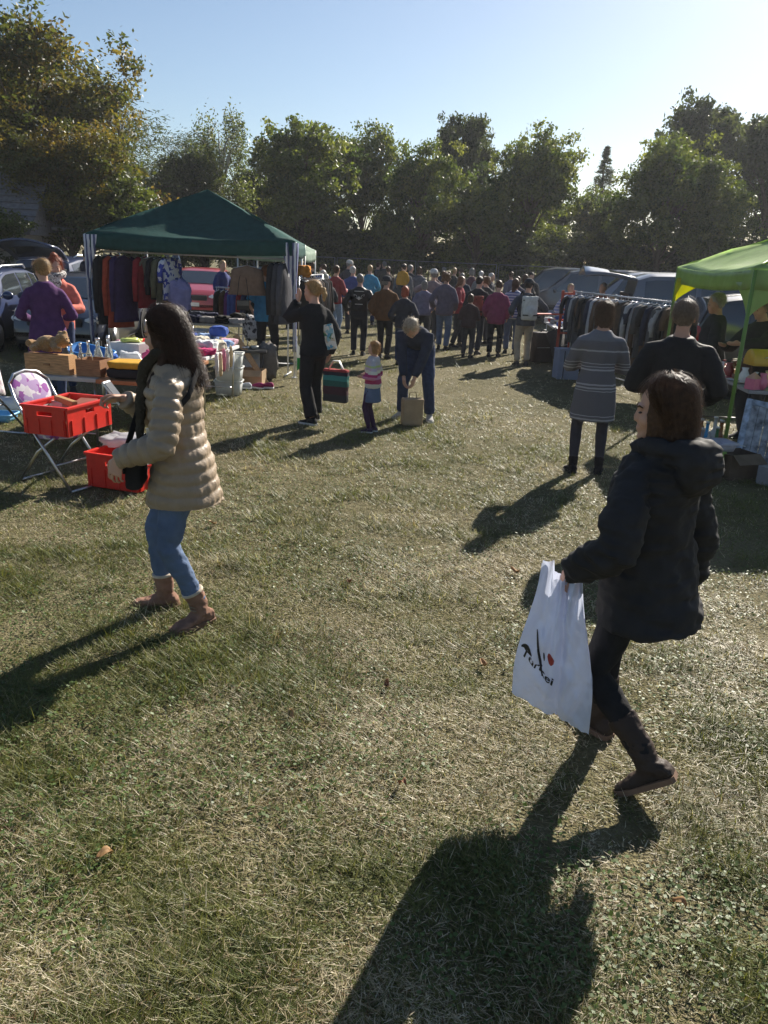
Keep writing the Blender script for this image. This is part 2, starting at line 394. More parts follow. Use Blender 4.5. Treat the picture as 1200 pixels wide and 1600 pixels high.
def litter(n, y0, y1, seed, clover):
    r = np.random.default_rng(seed); y = y0 + (y1 - y0) * r.random(n) ** 1.5; x = (r.random(n) * 2 - 1) * (.56 * y + 1.1)
    nz = fnoise(np.stack([x * 1.9, y * 1.9, 0 * x + (3 if clover else 23)], 1), 3); kp = nz + r.random(n) * .12 > (.56 if clover else .50); x, y = x[kp], y[kp]; n = len(x)
    a = r.random(n) * 6.283; z = r.uniform(.008, .034, n)
    if clover: l = r.uniform(.005, .011, n); w_ = l * .8
    else: l = r.uniform(.010, .036, n); w_ = r.uniform(.0007, .0014, n)
    tx, ty = np.cos(a), np.sin(a); tz = r.normal(0, .25 if clover else .12, n); sz = r.normal(0, .3 if clover else .0, n)
    c = np.stack([x, y, z], 1); t = np.stack([tx, ty, tz], 1) * l[:, None]; s = np.stack([-ty, tx, sz], 1) * w_[:, None]
    V = np.stack([c - t, c + s, c + t, c - s], 1).reshape(-1, 3); V[:, 2] = np.maximum(V[:, 2], .003)
    if clover: col = np.array([.05, .085, .02]) + r.random((n, 1)) * np.array([.07, .09, .03])
    else: col = np.array([.26, .20, .11]) + r.random((n, 1)) * np.array([.28, .26, .20])
    return V, np.arange(n * 4), np.repeat(col, 4, 0)
for nm_, lb_, cl_, n_, sd_ in (('clover_leaves', 'low dark clover leaves growing in patches among the grass', True, 80000, 71), ('cut_hay', 'loose pale bits of cut hay lying over the grass', False, 52000, 72)):
    vv, ff, cc_ = litter(n_, 1.2, 12, sd_, cl_)
    lo_ = bpy.data.objects.new(nm_, polymesh(nm_, vv, ff, 4, GRASS_MAT, cc_)); C.objects.link(lo_); tag(lo_, lb_, 'clover' if cl_ else 'hay', kind='stuff')
tag(o, 'short trampled grass and straw covering the meadow', 'grass', kind='stuff')
v1, f1, c1 = grass(240000, 4.8, 11, 1.6, 1.1, 5, .9, True)
me = polymesh('trampled_grass', v1, f1, 3, GRASS_MAT, c1)
o = bpy.data.objects.new('trampled_grass', me); C.objects.link(o)
tag(o, 'trodden straw-coloured grass between the two rows of stalls', 'grass', kind='stuff')
v1, f1, c1 = grass(190000, 10, 45, 1.55, 1.25, 2, 1.15, True)
me = polymesh('distant_grass', v1, f1, 3, GRASS_MAT, c1)
o = bpy.data.objects.new('distant_grass', me); C.objects.link(o)
tag(o, 'pale dry grass stretching away along the market aisle', 'grass', kind='stuff')

# a few fallen leaves
LEAFM = [principled('dry_leaf', c, .7, var=.25, vscale=60, trans=.25) for c in ((.34, .2, .09), (.42, .28, .14), (.26, .13, .07))]
for i, (x, y) in enumerate([(1.02, 2.05), (-.38, 3.05), (.05, 3.35), (.55, 3.6), (-1.75, 3.0), (.12, 2.6), (-.9, 2.15), (1.35, 3.9), (-.2, 4.6), (.9, 4.9), (-1.3, 5.6), (1.75, 5.3)]):
    s = rnd.uniform(.022, .036); mb = MB()
    mb.grid(4, 6, lambda a, b: ((a - .5) * 2 * s * .62 * math.sin(math.pi * min(.98, max(.02, b))) ** .7, (b - .5) * 2 * s, abs(a - .5) * s * .9 + .012 * math.sin(b * 5 + i)))
    lf = mb.build('fallen_leaf', LEAFM[i % 3], smooth=True, fix=False, solid=.0008)
    put(lf, (x, y, .03), rnd.uniform(0, 6)); lf.rotation_euler[0] = rnd.uniform(-.4, .4)
    tag(lf, 'small curled brown fallen leaf lying on the grass', 'leaf', 'fallen leaves in the grass')

# ------------------------------------------------------------------ trees
BARK = principled('bark', (.10, .075, .055), .9, var=.35, vscale=12, bump=.8, bscale=25)
BIRCH = principled('birch_bark', (.5, .48, .44), .8, var=.4, vscale=9, bump=.4)
LM = leaf_mat('tree_leaves', .42, .5, 1.05)
def leaves(cent, size, seed, cols, flat=.0, aspect=.6, droop=0.0):
    r = np.random.default_rng(seed); n = len(cent)
    a = r.normal(0, 1, (n, 3)); a[:, 2] = a[:, 2] * (1 - flat) - droop; a /= np.linalg.norm(a, axis=1, keepdims=True)
    b = r.normal(0, 1, (n, 3)); b -= a * (a * b).sum(1, keepdims=True); b /= np.linalg.norm(b, axis=1, keepdims=True)
    s = (size * r.uniform(.6, 1.35, n))[:, None]
    V = np.stack([cent - a * s, cent - b * s * aspect, cent + a * s, cent + b * s * aspect], 1).reshape(-1, 3)
    return V, np.arange(n * 4)
def clump_tint(cc, r, cols, n, idx):
    k = len(cols); w = r.random(len(cc)) * (k - 1)
    i0 = np.clip(w.astype(int), 0, k - 2); fr = (w - i0)[:, None]; cols = np.array(cols)
    c = cols[i0] * (1 - fr) + cols[i0 + 1] * fr
    return c[idx] * r.uniform(.7, 1.35, (n, 1))
def crown(kind, h, rad, seed, cols, nclump, nleaf, size, z0f=.22):
    """returns leaf arrays for a tree of height h and crown radius rad"""
    r = np.random.default_rng(seed)
    if kind == 'spruce':
        u = r.random(nclump) ** .7; z = h * (.08 + .92 * u); rr = rad * (1 - u) * r.uniform(.3, 1.05, nclump) + .05
        th = r.random(nclump) * 6.283; cc = np.stack([rr * np.cos(th), rr * np.sin(th), z - .12 * rr], 1); sg = .035 + .12 * (1 - u)
        sg3 = np.stack([sg * 1.6, sg * 1.6, sg * .5], 1)
    elif kind == 'pine':
        nb = 11; bc = np.stack([r.normal(0, rad * .45, nb), r.normal(0, rad * .45, nb), h * r.uniform(.5, .96, nb)], 1)
        pick = r.integers(0, nb, nclump); cc = bc[pick] + r.normal(0, 1, (nclump, 3)) * [rad * .3, rad * .3, h * .035]
        sg3 = np.full((nclump, 3), .26) * [1.2, 1.2, .7]
    else:
        nlobe = 22 if kind == 'broad' else 12
        lob = r.normal(0, 1, (nlobe, 3)); lob /= np.linalg.norm(lob, axis=1, keepdims=True); lob[:, 2] = np.where(lob[:, 2] < -.5, -lob[:, 2], lob[:, 2])
        mid = h * (z0f + 1) / 2; hz = h * (1 - z0f) / 2
        lc = lob * [rad * .66, rad * .66, hz * .80] * r.uniform(.5, 1.08, (nlobe, 1)) + [0, 0, mid]
        lr = r.uniform(.18, .42, nlobe) * rad
        pick = r.integers(0, nlobe, nclump)
        d = r.normal(0, 1, (nclump, 3)); d /= np.linalg.norm(d, axis=1, keepdims=True)
        cc = lc[pick] + d * (lr[pick] * r.random(nclump) ** .33)[:, None] * [1, 1, .8]
        # ragged twig ends that stick out
        tw = r.random(nclump) < .24; cc[tw] += d[tw] * (lr[pick][tw] * r.uniform(.2, .75, tw.sum()))[:, None]
        sg3 = np.full((nclump, 3), .125 * rad / 2.6) * [1.2, 1.2, .75]
        if kind == 'birch':
            cc[:, 2] -= np.hypot(cc[:, 0], cc[:, 1]) * .28; sg3 = np.full((nclump, 3), .12) * [1, 1, 3.2]
    cc = cc[cc[:, 2] > .25]
    nclump = len(cc); sg3 = sg3[:nclump]
    idx = np.repeat(np.arange(nclump), nleaf); n = len(idx)
    P = cc[idx] + r.normal(0, 1, (n, 3)) * sg3[idx]
    P[:, 2] = np.maximum(P[:, 2], .06)
    V, F = leaves(P, size, seed + 3, cols, flat=.3 if kind != 'birch' else 0, aspect=.5 if kind not in ('pine', 'spruce') else .22, droop=.8 if kind == 'birch' else 0)
    T = clump_tint(cc, r, cols, n, idx)
    return V, F, np.repeat(T, 4, 0), cc
GREEN = [(.04, .065, .016), (.07, .10, .022), (.11, .135, .03), (.15, .165, .042)]
DARK = [(.03, .045, .02), (.045, .062, .024), (.07, .085, .03)]
AUTUMN = [(.04, .055, .016), (.06, .075, .018), (.085, .09, .02), (.17, .125, .022), (.055, .07, .018), (.12, .08, .022)]
BIRCHC = [(.05, .075, .022), (.085, .11, .035), (.13, .14, .045)]
def tree_proto(name, kind, h, rad, seed, cols, nclump, nleaf, size, bark, z0f=.22, stems=1):
    V, F, T, cc = crown(kind, h, rad, seed, cols, nclump, nleaf, size, z0f)
    me = polymesh(name + '_crown', V, F, 4, LM, T)
    r = random.Random(seed); mb = MB(); lb = MB()
    for s in range(stems):
        ox = (s - (stems - 1) / 2) * rad * .22
        top = h * (.86 if kind in ('spruce', 'pine', 'birch') else .7)
        pts = [(ox * (1 + .6 * t) + r.uniform(-.05, .05) * h * .15 * t, r.uniform(-.05, .05) * h * .15 * t, top * t) for t in (0, .12, .3, .5, .75, 1)]
        b = h * (.022 if kind != 'birch' else .014) * (1 if stems == 1 else .6)
        mb.tube(pts, [b * 1.5, b * 1.1, b * .95, b * .75, b * .45, b * .12], 9)
    sel = r.sample(range(len(cc)), min(len(cc), 34 if kind != 'spruce' else 10))
    for i in sel:
        e = Vector(cc[i]); zb = max(h * .12, min(h * .66, e.z * .62)); a = Vector((0, 0, zb)); md = a.lerp(e, .5) + Vector((0, 0, .05 * h * (1 if kind != 'birch' else 2)))
        lb.tube([a, md, e], [h * .008, h * .0045, h * .0012], 5)
    return (me, mb.mesh(name + '_trunk'), lb.mesh(name + '_limbs'), bark)
def tree(proto, name, label, loc, s, rz, group, sz=None):
    me, tm, lm, bark = proto
    t = thing(name, label, 'tree' if 'bush' not in name else 'bush', (loc[0], loc[1], 0), rz, group); t.scale = (s, s, sz or s)
    for nm, d in (('crown', me), ('trunk', tm), ('limb', lm)):
        if nm != 'crown' and not d.materials: d.materials.append(bark)
        q = bpy.data.objects.new(nm, d); C.objects.link(q); q.parent = t
    return t
PB = [tree_proto('broad%d' % i, 'broad', 8.0, 3.3, 21 + i, GREEN, 560, 56, .092, BARK, .10) for i in range(3)]
PD = tree_proto('dark', 'broad', 8.0, 2.9, 31, DARK, 520, 54, .09, BARK, .12)
PA = tree_proto('autumn', 'broad', 9.0, 4.2, 41, AUTUMN, 800, 56, .082, BARK, .08)
PBI = tree_proto('birch', 'birch', 8.5, 1.9, 51, BIRCHC, 300, 40, .06, BIRCH, .25)
PP = [tree_proto('pine%d' % i, 'pine', 9.0, 2.0, 61 + i, DARK, 300, 56, .085, BARK) for i in range(2)]
PS = tree_proto('spruce', 'spruce', 8.0, 2.3, 71, DARK, 420, 36, .075, BARK)
PU = [tree_proto('bush%d' % i, 'bush', 3.6, 2.3, 81 + i, GREEN if i else DARK, 300, 52, .07, BARK, .0, 3) for i in range(2)]
PUA = tree_proto('bush2', 'bush', 4.0, 2.5, 91, AUTUMN[:2] + GREEN[:2] + AUTUMN[2:3], 320, 52, .07, BARK, .0, 3)
def sc(p, h): return h / {id(PA): 9.0, id(PBI): 8.5, id(PS): 8.0, id(PP[0]): 9.0, id(PP[1]): 9.0}.get(id(p), 8.0)
TG = 'trees behind the meadow'
TREES = [
 (PA, 'autumn_tree', 'tall maple turning yellow and brown, beside the house roof', (-13.0, 29.5), 9.9, 0.3, 1.0),
 (PA, 'autumn_tree', 'lower yellowing tree in front of the tall autumn maple', (-10.9, 27.6), 6.2, 2.2, .95),
 (PUA, 'autumn_bush', 'brownish leafy bush below the yellowing maple', (-12.4, 23.9), 2.9, 1.0, 1.1),
 (PUA, 'autumn_bush', 'rusty green bush between the maple and the pines', (-9.2, 28.8), 4.2, 3.0, 1.1),
 (PP[0], 'pine_tree', 'dark pine rising behind the yellowing maple', (-12.3, 38), 8.6, .5, 1.2),
 (PP[1], 'pine_tree', 'dark slender pine next to the birch', (-10.6, 44), 7.8, 1.5, 1.1),
 (PP[0], 'pine_tree', 'low dark pine crown between birch and big green tree', (-7.2, 46), 7.2, 4.2, 1.1),
 (PBI, 'birch_tree', 'light drooping birch with thin feathery crown', (-8.7, 41), 8.7, 0.7, 1.15),
 (PD, 'broadleaf_tree', 'dark rounded tree filling in behind the birch', (-7.6, 44), 6.6, 2.4, .9),
 (PD, 'broadleaf_tree', 'dark tree between the pines and the birch', (-10.4, 40), 6.9, 4.1, .75),
 (PB[0], 'broadleaf_tree', 'broad dense green tree behind the green gazebo', (-4.3, 37.5), 8.1, 0.2, .92),
 (PB[1], 'broadleaf_tree', 'round green tree with ragged top beside the broad dense one', (-1.7, 41), 8.3, 2.0, .66),
 (PB[2], 'broadleaf_tree', 'fresh green tree above the far crowd', (1.0, 37.5), 7.6, 1.1, .72),
 (PD, 'broadleaf_tree', 'tall dark tree poking above the fresh green one', (3.5, 44), 10.0, .4, .62),
 (PB[0], 'broadleaf_tree', 'loose grey-green tree right of the tall dark crown', (6.2, 38.5), 8.2, 3.4, .78),
 (PB[1], 'broadleaf_tree', 'low green tree between the fresh green and loose ones', (3.6, 37), 5.6, 4.4, .9),
 (PS, 'spruce_tree', 'small pointed spruce standing alone against the sky', (12.6, 52), 9.0, 0, .9),
 (PB[2], 'broadleaf_tree', 'low rounded tree below the pointed spruce', (10.0, 41), 6.2, 2.6, .8),
 (PB[0], 'broadleaf_tree', 'full green tree behind the vans by the lime gazebo', (11.6, 36.5), 8.0, 5.2, .85),
 (PB[1], 'broadleaf_tree', 'pale green drooping tree at the edge of the full one', (13.6, 35.6), 5.8, .9, .85),
 (PD, 'broadleaf_tree', 'tallest dark crown towering behind the vans', (16.0, 46), 11.6, 1.9, .72),
 (PD, 'broadleaf_tree', 'second tall dark crown beyond the lime gazebo', (18.6, 42), 10.6, 3.7, .75),
 (PD, 'broadleaf_tree', 'dark tree edging the meadow past the tall crowns', (22.5, 41), 9.4, 5.0, 1.0),
 (PD, 'broadleaf_tree', 'dark tree edging the meadow past the maple', (-18.5, 33), 9.0, 2.7, 1.0),
 (PB[2], 'broadleaf_tree', 'green tree far behind the birch', (-5.8, 48), 6.6, 3.1, .8),
 (PD, 'broadleaf_tree', 'dark tree closing the gap behind the loose grey-green one', (8.6, 47), 6.4, .1, .8),
]
for p, nm, lb, loc, h, rz, wd in TREES:
    s = sc(p, h) if 'bush' not in nm else h / 4.0
    t = tree(p, nm, lb, loc, s * wd, rz, TG, s)
k = 0
for x, y, h in [(-22, 31, 4), (-20, 30, 3.6), (-19.5, 27, 3.4), (-8.0, 34.5, 3.6), (-6.2, 37, 3.4), (-4.6, 38.5, 3.4), (-2.6, 38.4, 3.6), (-.6, 38.6, 3.5), (1.3, 39, 3.6), (3.0, 38.6, 3.3), (5.0, 38.8, 3.6), (6.9, 39.2, 3.8), (8.8, 38.8, 3.5), (10.6, 38.9, 3.6), (12.6, 38.6, 3.6), (14.8, 38.5, 3.8), (17.2, 38.7, 4.0), (19.6, 38.6, 3.8), (22.4, 38.4, 4.0), (25.5, 38.2, 4.0), (-10.4, 36.6, 3.8), (-20, 36, 4)]:
    t = tree(PU[k % 2], 'hedge_bush', 'dense green undergrowth bush below the tree line behind the wire fence', (x, y), h / 3.6 * 1.05, k * 1.7, 'undergrowth bushes along the meadow edge', h / 3.6)
    k += 1

# ------------------------------------------------------------------ wire fence along the meadow edge
FW = principled('galvanised', (.16, .165, .17), .6, spec=.3, var=.1)
proto_f = None
def fence_panel(w=3.4, h=1.95):
    t = thing('fence_panel', 'grey wire mesh fence panel in front of the trees', 'fence', group='wire fence panels along the trees')
    fr = MB()
    fr.tube([(0, 0, .05), (0, 0, h)], .014, 6); fr.tube([(w, 0, .05), (w, 0, h)], .02, 6); fr.tube([(0, 0, h), (w, 0, h)], .02, 6); fr.tube([(0, 0, .12), (w, 0, .12)], .02, 6)
    fr.build('frame', FW, t, True)
    wm = MB()
    for i in range(1, 22): wm.box((w * i / 22, 0, h / 2 + .08), (.004, .004, h - .16))
    for i in range(1, 9): wm.box((w / 2, .004, .12 + (h - .12) * i / 9), (w, .004, .004))
    wm.build('wire_mesh', FW, t)
    MB().box((w, 0, .07), (.24, .6, .14)).build('foot_block', principled('concrete', (.32, .31, .29), .9, var=.2), t, bevel=.02)
    return t
fp = fence_panel()
for i in range(9):
    q = fp if i == 0 else copy_tree(fp)
    put(q, (-9.5 + i * 3.5, 35.4 + .05 * (i % 2) + i * .0, 0), 0.0)

# ------------------------------------------------------------------ house behind the maple
hs = thing('house', 'house with grey tiled roof showing behind the maple', 'house', (-14.9, 27.0, 0), R(6)); hs.scale = (.72, .68, .70)
MB().box((0, 0, 1.7), (9, 6, 3.4)).build('wall', principled('render', (.5, .47, .42), .9, var=.1), hs)
RT = principled('roof_tile', (.16, .15, .155), .75, var=.25, vscale=6)
rf = MB().add([(-5, -3.7, 3.3), (5, -3.7, 3.3), (5, 0, 6.0), (-5, 0, 6.0), (-5, 3.7, 3.3), (5, 3.7, 3.3), (-5, -3.7, 3.2), (5, -3.7, 3.2), (5, 3.7, 3.2), (-5, 3.7, 3.2)], [(0, 1, 2, 3), (3, 2, 5, 4), (0, 3, 4, 9, 6), (1, 7, 8, 5, 2), (6, 9, 8, 7), (0, 6, 7, 1), (4, 5, 8, 9)]).build('roof', RT, hs)
for i in range(9):
    zz = 3.38 + i * .29; yy = -3.64 + i * .397
    MB().box((0, yy, zz + .03), (10.1, .05, .05), M=Matrix.Rotation(R(36), 3, 'X')).build('tile_course', RT, rf)
MB().box((2, .6, 6.1), (.6, .6, 1.2)).build('chimney', principled('brick', (.3, .14, .1), .9, var=.2), rf)
for x in (-2.6, 0, 2.6):
    wi = MB().box((x, -3.02, 1.7), (1.1, .08, 1.2)).build('window', WHITE, hs)
    MB().box((x, -3.07, 1.7), (.92, .03, 1.02)).build('pane', principled('glass_dark', (.03, .035, .04), .08, spec=.6, var=0), wi)
# ------------------------------------------------------------------ people
def V3(*a): return Vector(a)
def smooth01(t): t = min(1, max(0, t)); return t * t * (3 - 2 * t)
def ik(a, b, l1, l2, pole):
    d = b - a; L = d.length; mx = (l1 + l2) * .999
    if L > mx: b = a + d * (mx / L); d = b - a; L = mx
    t = (l1 * l1 - l2 * l2 + L * L) / (2 * L); hgt = math.sqrt(max(0, l1 * l1 - t * t))
    u = d.normalized(); p = pole - u * pole.dot(u)
    if p.length < 1e-4: p = Vector((0, 1, 0)) - u * u.y
    return a + u * t + p.normalized() * hgt, b
def hand(mb, W, d, t, side, curl, fine, hs=1.0):
    """d along the hand, t towards the thumb"""
    d = d.normalized(); t = (t - d * t.dot(d)).normalized()
    n = t.cross(d) if side > 0 else d.cross(t)
    if not fine:
        mb.tube([W - d * .01, W + d * .04, W + d * .09, W + d * .125 + n * .02 * curl, W + d * .15 + n * .05 * curl], [(.026, .024), (.036, .024), (.038, .022), (.034, .02), (.02, .015)], 8, up=n)
        mb.tube([W + d * .02 + t * .02, W + d * .05 + t * .045 + n * .01, W + d * .08 + t * .05 + n * .02], [.016, .015, .012], 6)
        return n
    def Q(a, b, c): return W + d * (a * hs) + t * (b * hs) + n * (c * hs)
    mb.tube([Q(-.012, 0, 0), Q(.015, 0, 0), Q(.05, .002, 0), Q(.088, 0, 0)], [(.025, .021), (.032, .019), (.041, .0165), (.0405, .0135)], 12, up=n)
    mb.ell(Q(.035, .024, .010), .021)
    for i, (off, l) in enumerate(((.034, .074), (.0115, .083), (-.0115, .077), (-.034, .06))):
        p = Q(.082 - .004 * abs(i - 1.2), off, 0); a = .35 + .55 * curl + .05 * i; pts = [p - d * .012 * hs, p]; ang = a * .55
        for seg, fr in enumerate((.46, .3, .24)):
            dd = d * math.cos(ang) + n * math.sin(ang) + t * (off * .9); p = p + dd.normalized() * (l * fr * hs); pts.append(p); ang += .3 + 1.05 * curl
        mb.tube(pts, [.0078, .0078, .0074, .0070, .0056], 8)
    th = (d * .55 + t * .75 + n * .35).normalized(); p0 = Q(.022, .026, .004); p1 = p0 + th * .036 * hs; p2 = p1 + (d * .8 + t * .35 + n * (.3 + .4 * curl)).normalized() * .032 * hs; p3 = p2 + (d * .9 + t * (.1 - .3 * curl) + n * (.2 + .5 * curl)).normalized() * .022 * hs
    mb.tube([p0 - th * .02, p0, p1, p2, p3], [.014, .0135, .0108, .0098, .0068], 8)
    return n
def wrinkle(amp, sx=(9, 9, 6), seed=0.0, k=1.0):
    def f(co, no):
        q = co / k
        a = fnoise(q * np.array(sx) + seed, 3) - .5
        b = np.abs(fnoise(q * np.array(sx) * np.array([1.2, 1.2, 2.4]) + seed + 31, 2) - .5)
        return co + no * ((a * 1.6 - b * 1.8 + .22) * amp)[:, None]
    return f
class Rig: pass
QV = {'near': (.0052, .009), 'mid': (.0120, .0140), 'far': (.025, .0255)}
def person(label, loc, az, h=1.7, q='far', lean=0, side=0, hip=(0, 0, 0), LH=None, RH=None, LHd=None, RHd=None, LT=None, RT=None, curl=(.35, .35), LP=None, RP=None,
           LF=None, RF=None, head=(0, 0), top=None, legs=None, skirt=None, shoe=None, hair=None, skin=None, girth=1.0, sh=.175, group=None, twist=0, hat=None, z=0.0, hands=True):
    k = h / 1.70; fine = q == 'near'; vb, vc = QV[q]; skin = skin or SKIN
    t = thing('person', label, 'person', (loc[0], loc[1], z), -R(az), group)
    rg = Rig(); rg.root = t; rg.k = k; rg.q = q
    hx, hy, hz = hip; ln = R(lean); sd_ = R(side); tw = R(twist)
    piv = V3(hx, hy, .95 + hz)
    def sp(x, y, zz):
        f = smooth01((zz - .84) / .32)
        M = Matrix.Rotation(-ln * f, 3, 'X') @ Matrix.Rotation(sd_ * f, 3, 'Y') @ Matrix.Rotation(-tw * f, 3, 'Z')
        return piv + M @ V3(x, y, zz - .95)
    def spn(f=1.0): return Matrix.Rotation(-ln * f, 3, 'X') @ Matrix.Rotation(sd_ * f, 3, 'Y') @ Matrix.Rotation(-tw * f, 3, 'Z')
    rg.sp = sp
    # joints
    S = {-1: sp(-sh, -.005, 1.322), 1: sp(sh, -.005, 1.322)}
    W = {-1: V3(*LH) if LH else S[-1] + V3(-.065, .04, -.52), 1: V3(*RH) if RH else S[1] + V3(.065, .04, -.52)}
    E = {}
    for s, P in ((-1, LP), (1, RP)):
        E[s], W[s] = ik(S[s], W[s], .285, .25, V3(*P) if P else V3(s * .55, -1, -.15))
    J = {-1: V3(hx - .088, hy, .90 + hz), 1: V3(hx + .088, hy, .90 + hz)}
    FT = {-1: LF or (-.10, 0, .085, -8, 0), 1: RF or (.10, 0, .085, 8, 0)}
    A = {}; K = {}
    for s in (-1, 1):
        a = V3(*FT[s][:3]); K[s], A[s] = ik(J[s], a, .435, .405, V3(s * .12 + .3 * math.sin(R(FT[s][3])), 1, 0))
    rg.S, rg.E, rg.W, rg.J, rg.K, rg.A = S, E, W, J, K, A
    FM = {s: Matrix.Rotation(-R(FT[s][3]), 3, 'Z') @ Matrix.Rotation(-R(FT[s][4]), 3, 'X') for s in (-1, 1)}
    # head frame
    HM = Matrix.Rotation(-tw * .6 - R(head[0]), 3, 'Z') @ Matrix.Rotation(-R(head[1]), 3, 'X') @ Matrix.Rotation(sd_ * .5, 3, 'Y')
    nb = sp(0, -.012, 1.45); HC = nb + (spn(.8) @ V3(0, .012, .055)) + HM @ V3(0, .012, .072)
    rg.HM, rg.HC = HM, HC
    gx = girth
    SEC = [(.80, .135, .105, 0), (.86, .165, .118, -.005), (.93, .170 * (.5 + .5 * gx), .122 * gx, -.008), (1.02, .145 * gx, .105 * gx, 0), (1.10, .138 * gx, .102 * gx, .006), (1.20, .150 * (.4 + .6 * gx), .112 * (.5 + .5 * gx), .006), (1.30, .162, .112, .004), (1.36, .128 * sh / .175, .096, -.004), (1.405, .088, .076, -.01), (1.435, .066, .062, -.012), (1.455, .056, .056, -.012)]
    def torso(mb, t_, z0, z1, scale=(1, 1), n=18):
        rs = []
        for zz, rx, ry, yo in SEC:
            if zz < z0 - 1e-6 or zz > z1 + 1e-6: continue
            c = sp(0, yo, zz); f = smooth01((zz - .84) / .32); M = spn(f)
            rs.append([c + M @ V3((rx * scale[0] + t_) * math.cos(2 * math.pi * j / n), (ry * scale[1] + t_) * math.sin(2 * math.pi * j / n), 0) for j in range(n)])
        return rs
    # --- body: one skin over the whole figure
    b = MB(); b.rings(torso(b, 0, .80, 1.455))
    b.ell(sp(0, 0, .86), (.15, .105, .09))
    for s in (-1, 1):
        b.ell(S[s], .040); b.tube([sp(s * .06, -.01, 1.37), S[s], S[s].lerp(E[s], .5), E[s], E[s].lerp(W[s], .35), W[s]], [.040, .038, .034, .025, .029, .025], 10)
        b.tube([J[s] + V3(0, 0, .03), J[s].lerp(K[s], .35), K[s], K[s].lerp(A[s], .35), A[s]], [.070, .062, .042, .043, .032], 10)
        b.tube([A[s], A[s] + FM[s] @ V3(0, -.03, -.035), A[s] + FM[s] @ V3(0, .06, -.048), A[s] + FM[s] @ V3(0, .13, -.06)], [.034, .028, .024, .011], 8)
    hs_ = 1.0
    for s, HD, TD in ((-1, LHd, LT), (1, RHd, RT)):
        if not hands: continue
        d = V3(*HD) if HD else (W[s] - E[s]).normalized() + V3(0, .05, 0)
        td = V3(*TD) if TD else V3(0, 1, .15)
        hand(b, W[s], d, td, s, curl[0 if s < 0 else 1], fine, hs_)
    b.tube([sp(0, -.015, 1.40), nb, HC + HM @ V3(0, -.02, -.06)], [.06, .052, .05], 12)
    def he(c, r): b.ell(HC + HM @ V3(*c), r, HM, 14, 10)
    he((0, -.012, .03), (.073, .093, .085)); he((0, .026, -.028), (.058, .066, .085)); he((0, .044, -.085), (.038, .04, .03))
    for s in (-1, 1): he((s * .075, -.006, -.015), (.011, .018, .03)); he((s * .034, .06, -.032), (.024, .026, .03))
    if q != 'far':
        he((0, .078, .018), (.045, .014, .012)); he((0, .090, -.03), (.014, .015, .012)); b.tube([HC + HM @ V3(0, .082, .012), HC + HM @ V3(0, .097, -.026)], [.008, .010], 8)
        he((0, .084, -.062), (.022, .012, .008)); he((0, .082, -.072), (.018, .012, .008)); he((0, .078, -.098), (.018, .014, .014))
    else: he((0, .094, -.022), (.014, .02, .026))
    bo = voxel(b, 'body', skin, t, vb * (1 if fine else 1.0), 5 if not fine else 3, k=k, dec=.6 if q == 'far' else 1)
    if q != 'far':
        dm = bo.modifiers.new('d', 'DECIMATE'); dm.ratio = .22 if fine else .5
    if q != 'far':
        for s in (-1, 1):
            ey = MB().ell((HC + HM @ V3(s * .031, .082, -.002)) * k, (.0095 * k, .007 * k, .0042 * k), HM).build('eye', principled('eye', (.05, .035, .03), .15, spec=.6, var=0), t, True)
            MB().tube([(HC + HM @ V3(s * .016, .091, .018)) * k, (HC + HM @ V3(s * .035, .086, .024)) * k, (HC + HM @ V3(s * .05, .074, .018)) * k], [.003, .0036, .002], 6).build('eyebrow', fabric((hair or {}).get('col', (.1, .07, .05))), t, True)
    # --- trousers
    if legs:
        m = MB(); wds = legs.get('w', (.094, .066, .064, .05)); to = legs.get('to', 1.0)
        m.rings(torso(m, .008 + legs.get('t', 0), .80, 1.02)); m.ell(sp(0, -.005, .85), (.158, .118, .085))
        for s in (-1, 1):
            en = K[s].lerp(A[s], to); up = J[s] + V3(0, 0, .04); bend = (K[s] - J[s]).normalized()
            m.tube([up, J[s].lerp(K[s], .35), J[s].lerp(K[s], .8), K[s], K[s].lerp(en, .3), K[s].lerp(en, .65), en], [wds[0] * 1.0, wds[0] * .95, wds[1] * 1.08, wds[1], wds[2] * 1.02, (wds[2] + wds[3]) / 2, wds[3]], 14)
        nm = legs.get('name', 'trousers')
        voxel(m, nm, legs['mat'], t, vc, 3, wrinkle(legs.get('wr', .008) * (1 if q != 'far' else .8), (13, 13, 17), loc[0] * 3, k), k, .5)
    if skirt:
        m = MB(); rs = []; n = 24
        for i in range(9):
            f = i / 8; zz = .98 + (skirt['hem'] - .98) * f; wv = .012 * f
            rs.append([V3(hx, hy, 0) + V3((.165 + (skirt['r'][0] - .165) * f ** .8) * math.cos(2 * math.pi * j / n) * (1 + wv * 3 * math.sin(j * 2.1)), (.125 + (skirt['r'][1] - .125) * f ** .8) * math.sin(2 * math.pi * j / n) * (1 + wv * 3 * math.sin(j * 2.1)), zz + hz) for j in range(n)])
        m.rings(rs); voxel(m, skirt.get('name', 'skirt'), skirt['mat'], t, vc, 2, None, k)
